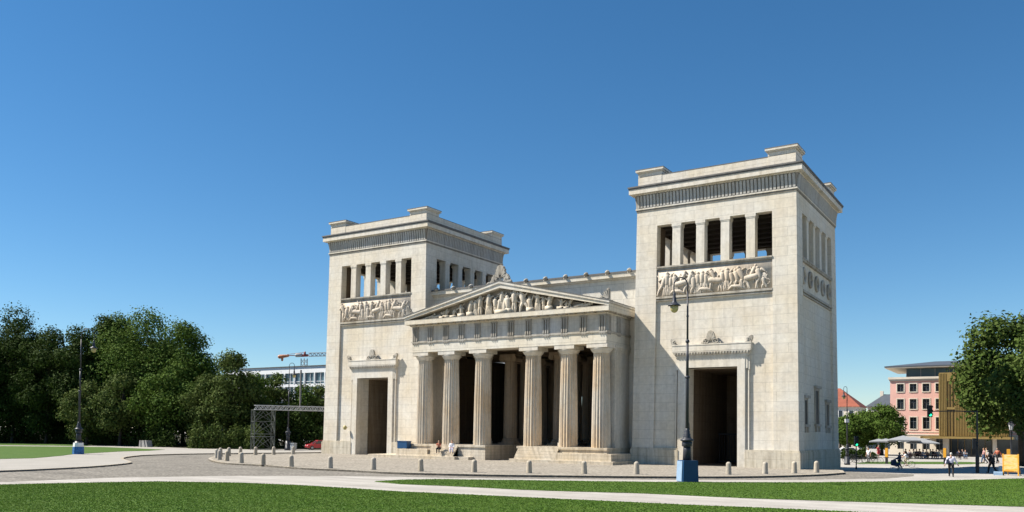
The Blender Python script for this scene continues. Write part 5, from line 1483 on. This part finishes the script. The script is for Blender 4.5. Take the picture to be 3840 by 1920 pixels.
# leafy hedge at the park edge
def hedge(px, h, w, label, seed, lm):
    rng = np.random.default_rng(seed); pts = GP(px, .12); n = int(2600 * len(px))
    t = rng.random(n) * (len(pts) - 1); i = t.astype(int); f = (t - i)[:, None]
    P = np.array(pts); base = P[i] * (1 - f) + P[i + 1] * f
    a = rng.uniform(0, 2 * PI, n); rr = np.sqrt(rng.random(n)) * w
    bump = .75 + .3 * np.sin(t * 5 + 1) + .2 * np.sin(t * 13.7) + .12 * np.sin(t * 31)
    V0_ = np.stack([base[:, 0] + np.cos(a) * rr, base[:, 1] + np.sin(a) * rr, .12 + rng.random(n) ** (1 + .5 * rr / w) * h * bump * (1.1 - .45 * (rr / w) ** 2)], 1)
    N = rng.normal(size=(n, 3)); N /= np.linalg.norm(N, axis=1)[:, None]; T = np.cross(N, rng.normal(size=(n, 3))); T /= np.linalg.norm(T, axis=1)[:, None]; B = np.cross(N, T)
    s = .42 * rng.uniform(.6, 1.2, n)[:, None]
    V = np.stack([V0_ - T * s * .5, V0_ - B * s * .36, V0_ + T * s * .5, V0_ + B * s * .36], 1).reshape(-1, 3)
    tag(np_mesh('hedge', V, np.arange(n * 4).reshape(n, 4), lm), label, 'hedge')
hedge([(735, 1681), (780, 1682), (850, 1683), (925, 1684), (960, 1685)], 3.4, 1.5, 'tall leafy hedge along the park edge behind the lanterns', 1, M_leafr)
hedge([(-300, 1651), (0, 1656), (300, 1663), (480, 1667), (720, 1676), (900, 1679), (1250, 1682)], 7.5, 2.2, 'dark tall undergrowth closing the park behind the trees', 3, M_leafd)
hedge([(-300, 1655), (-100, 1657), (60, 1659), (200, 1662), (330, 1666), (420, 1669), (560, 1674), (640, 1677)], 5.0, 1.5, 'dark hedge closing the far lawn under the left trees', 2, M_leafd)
# right hand trees
tree(16.7, 37.5, -.4, 17.9, 6.1, 3.2, 'big chestnut tree with a dense crown over the right pavement', M_leafb, 501, leaf=.46, dens=1.6, group='trees on the right', trunk=.36, extra=((-.66, -.44, .5), (-.6, -.4, .66), (-.72, -.48, .25), (-.78, -.5, 0), (-.8, -.5, -.3), (-.7, -.45, -.55), (-.35, -.3, .82), (-.5, -.3, .75), (-.55, -.4, -.7), (-.7, -.2, .35)))
tree(19.6, 26.0, -.4, 14.8, 5.2, 2.6, 'chestnut tree cut by the right picture edge', M_leafb, 502, leaf=.42, dens=1.5, group='trees on the right', trunk=.45)
for i, (u, vt, d, rx, lab) in enumerate(((3185, 1560, 150, 3.2, 'small bright green tree just right of the shaded tower'), (3240, 1545, 155, 3.6, 'green tree left of the pink building, middle of three'), (3305, 1520, 150, 3.8, 'green tree touching the left edge of the pink building'), (3150, 1570, 170, 4.5, 'green tree half hidden behind the shaded tower'))):
    x, y, z = AT(u, vt, d); tree(x, y, 0, z, rx, 1.4, lab, M_leafm, 520 + i, leaf=.36, dens=1.4, group='trees left of the pink building')
hedge2 = MB()
hedge([(3175, 1717), (3215, 1717), (3270, 1718)], 1.1, .8, 'low clipped hedge behind the bicycles', 9, M_leafd)

# ================================================================== LIGHT, SKY, CAMERA
SUN = Vector((1.0, .52, -1.24)).normalized()
sl = bpy.data.lights.new('sun', 'SUN'); sl.energy = 5.0; sl.angle = R(.53); sl.color = (1.0, .93, .82)
so = bpy.data.objects.new('sun', sl); col.objects.link(so); so.rotation_euler = SUN.to_track_quat('-Z', 'Y').to_euler(); so.location = (-100, -60, 140)
w = bpy.data.worlds.new('World'); scene.world = w; w.use_nodes = True
nt = w.node_tree; sky = nt.nodes.new('ShaderNodeTexSky'); sky.sky_type = 'NISHITA'; sky.sun_disc = False
sky.sun_elevation = math.asin(-SUN.z); sky.sun_rotation = math.atan2(-SUN.x, -SUN.y)
sky.air_density = 1.0; sky.dust_density = .02; sky.ozone_density = 5.0; sky.altitude = 500
hs = nt.nodes.new('ShaderNodeHueSaturation'); hs.inputs['Saturation'].default_value = 1.2; hs.inputs['Hue'].default_value = .495; hs.inputs['Value'].default_value = 1.0
nt.links.new(sky.outputs[0], hs.inputs['Color']); nt.links.new(hs.outputs[0], nt.nodes['Background'].inputs[0]); nt.nodes['Background'].inputs[1].default_value = .063
cam = bpy.data.cameras.new('camera'); co = bpy.data.objects.new('camera', cam); col.objects.link(co)
cam.sensor_fit = 'HORIZONTAL'; cam.sensor_width = 36; cam.lens = 36 * F_PX / 3840
cam.clip_start = .5; cam.clip_end = 6000
# the principal point lies off centre (the photograph is a crop); undo the roll of the shift axes
Mr = Matrix([[RGT[0], UV[0], -FV[0]], [RGT[1], UV[1], -FV[1]], [RGT[2], UV[2], -FV[2]]])
co.matrix_world = Matrix.Translation(Vector(CAM)) @ (Mr @ Matrix.Rotation(ROLL, 3, 'Z')).to_4x4()
cam.shift_x = (1920 - PX0) / 3840; cam.shift_y = (V0 - 960) / 3840
scene.camera = co
scene.view_settings.view_transform = 'Standard'; scene.view_settings.look = 'None'
scene.view_settings.exposure = 1.0; scene.view_settings.gamma = 1
scene.cycles.max_bounces = 6
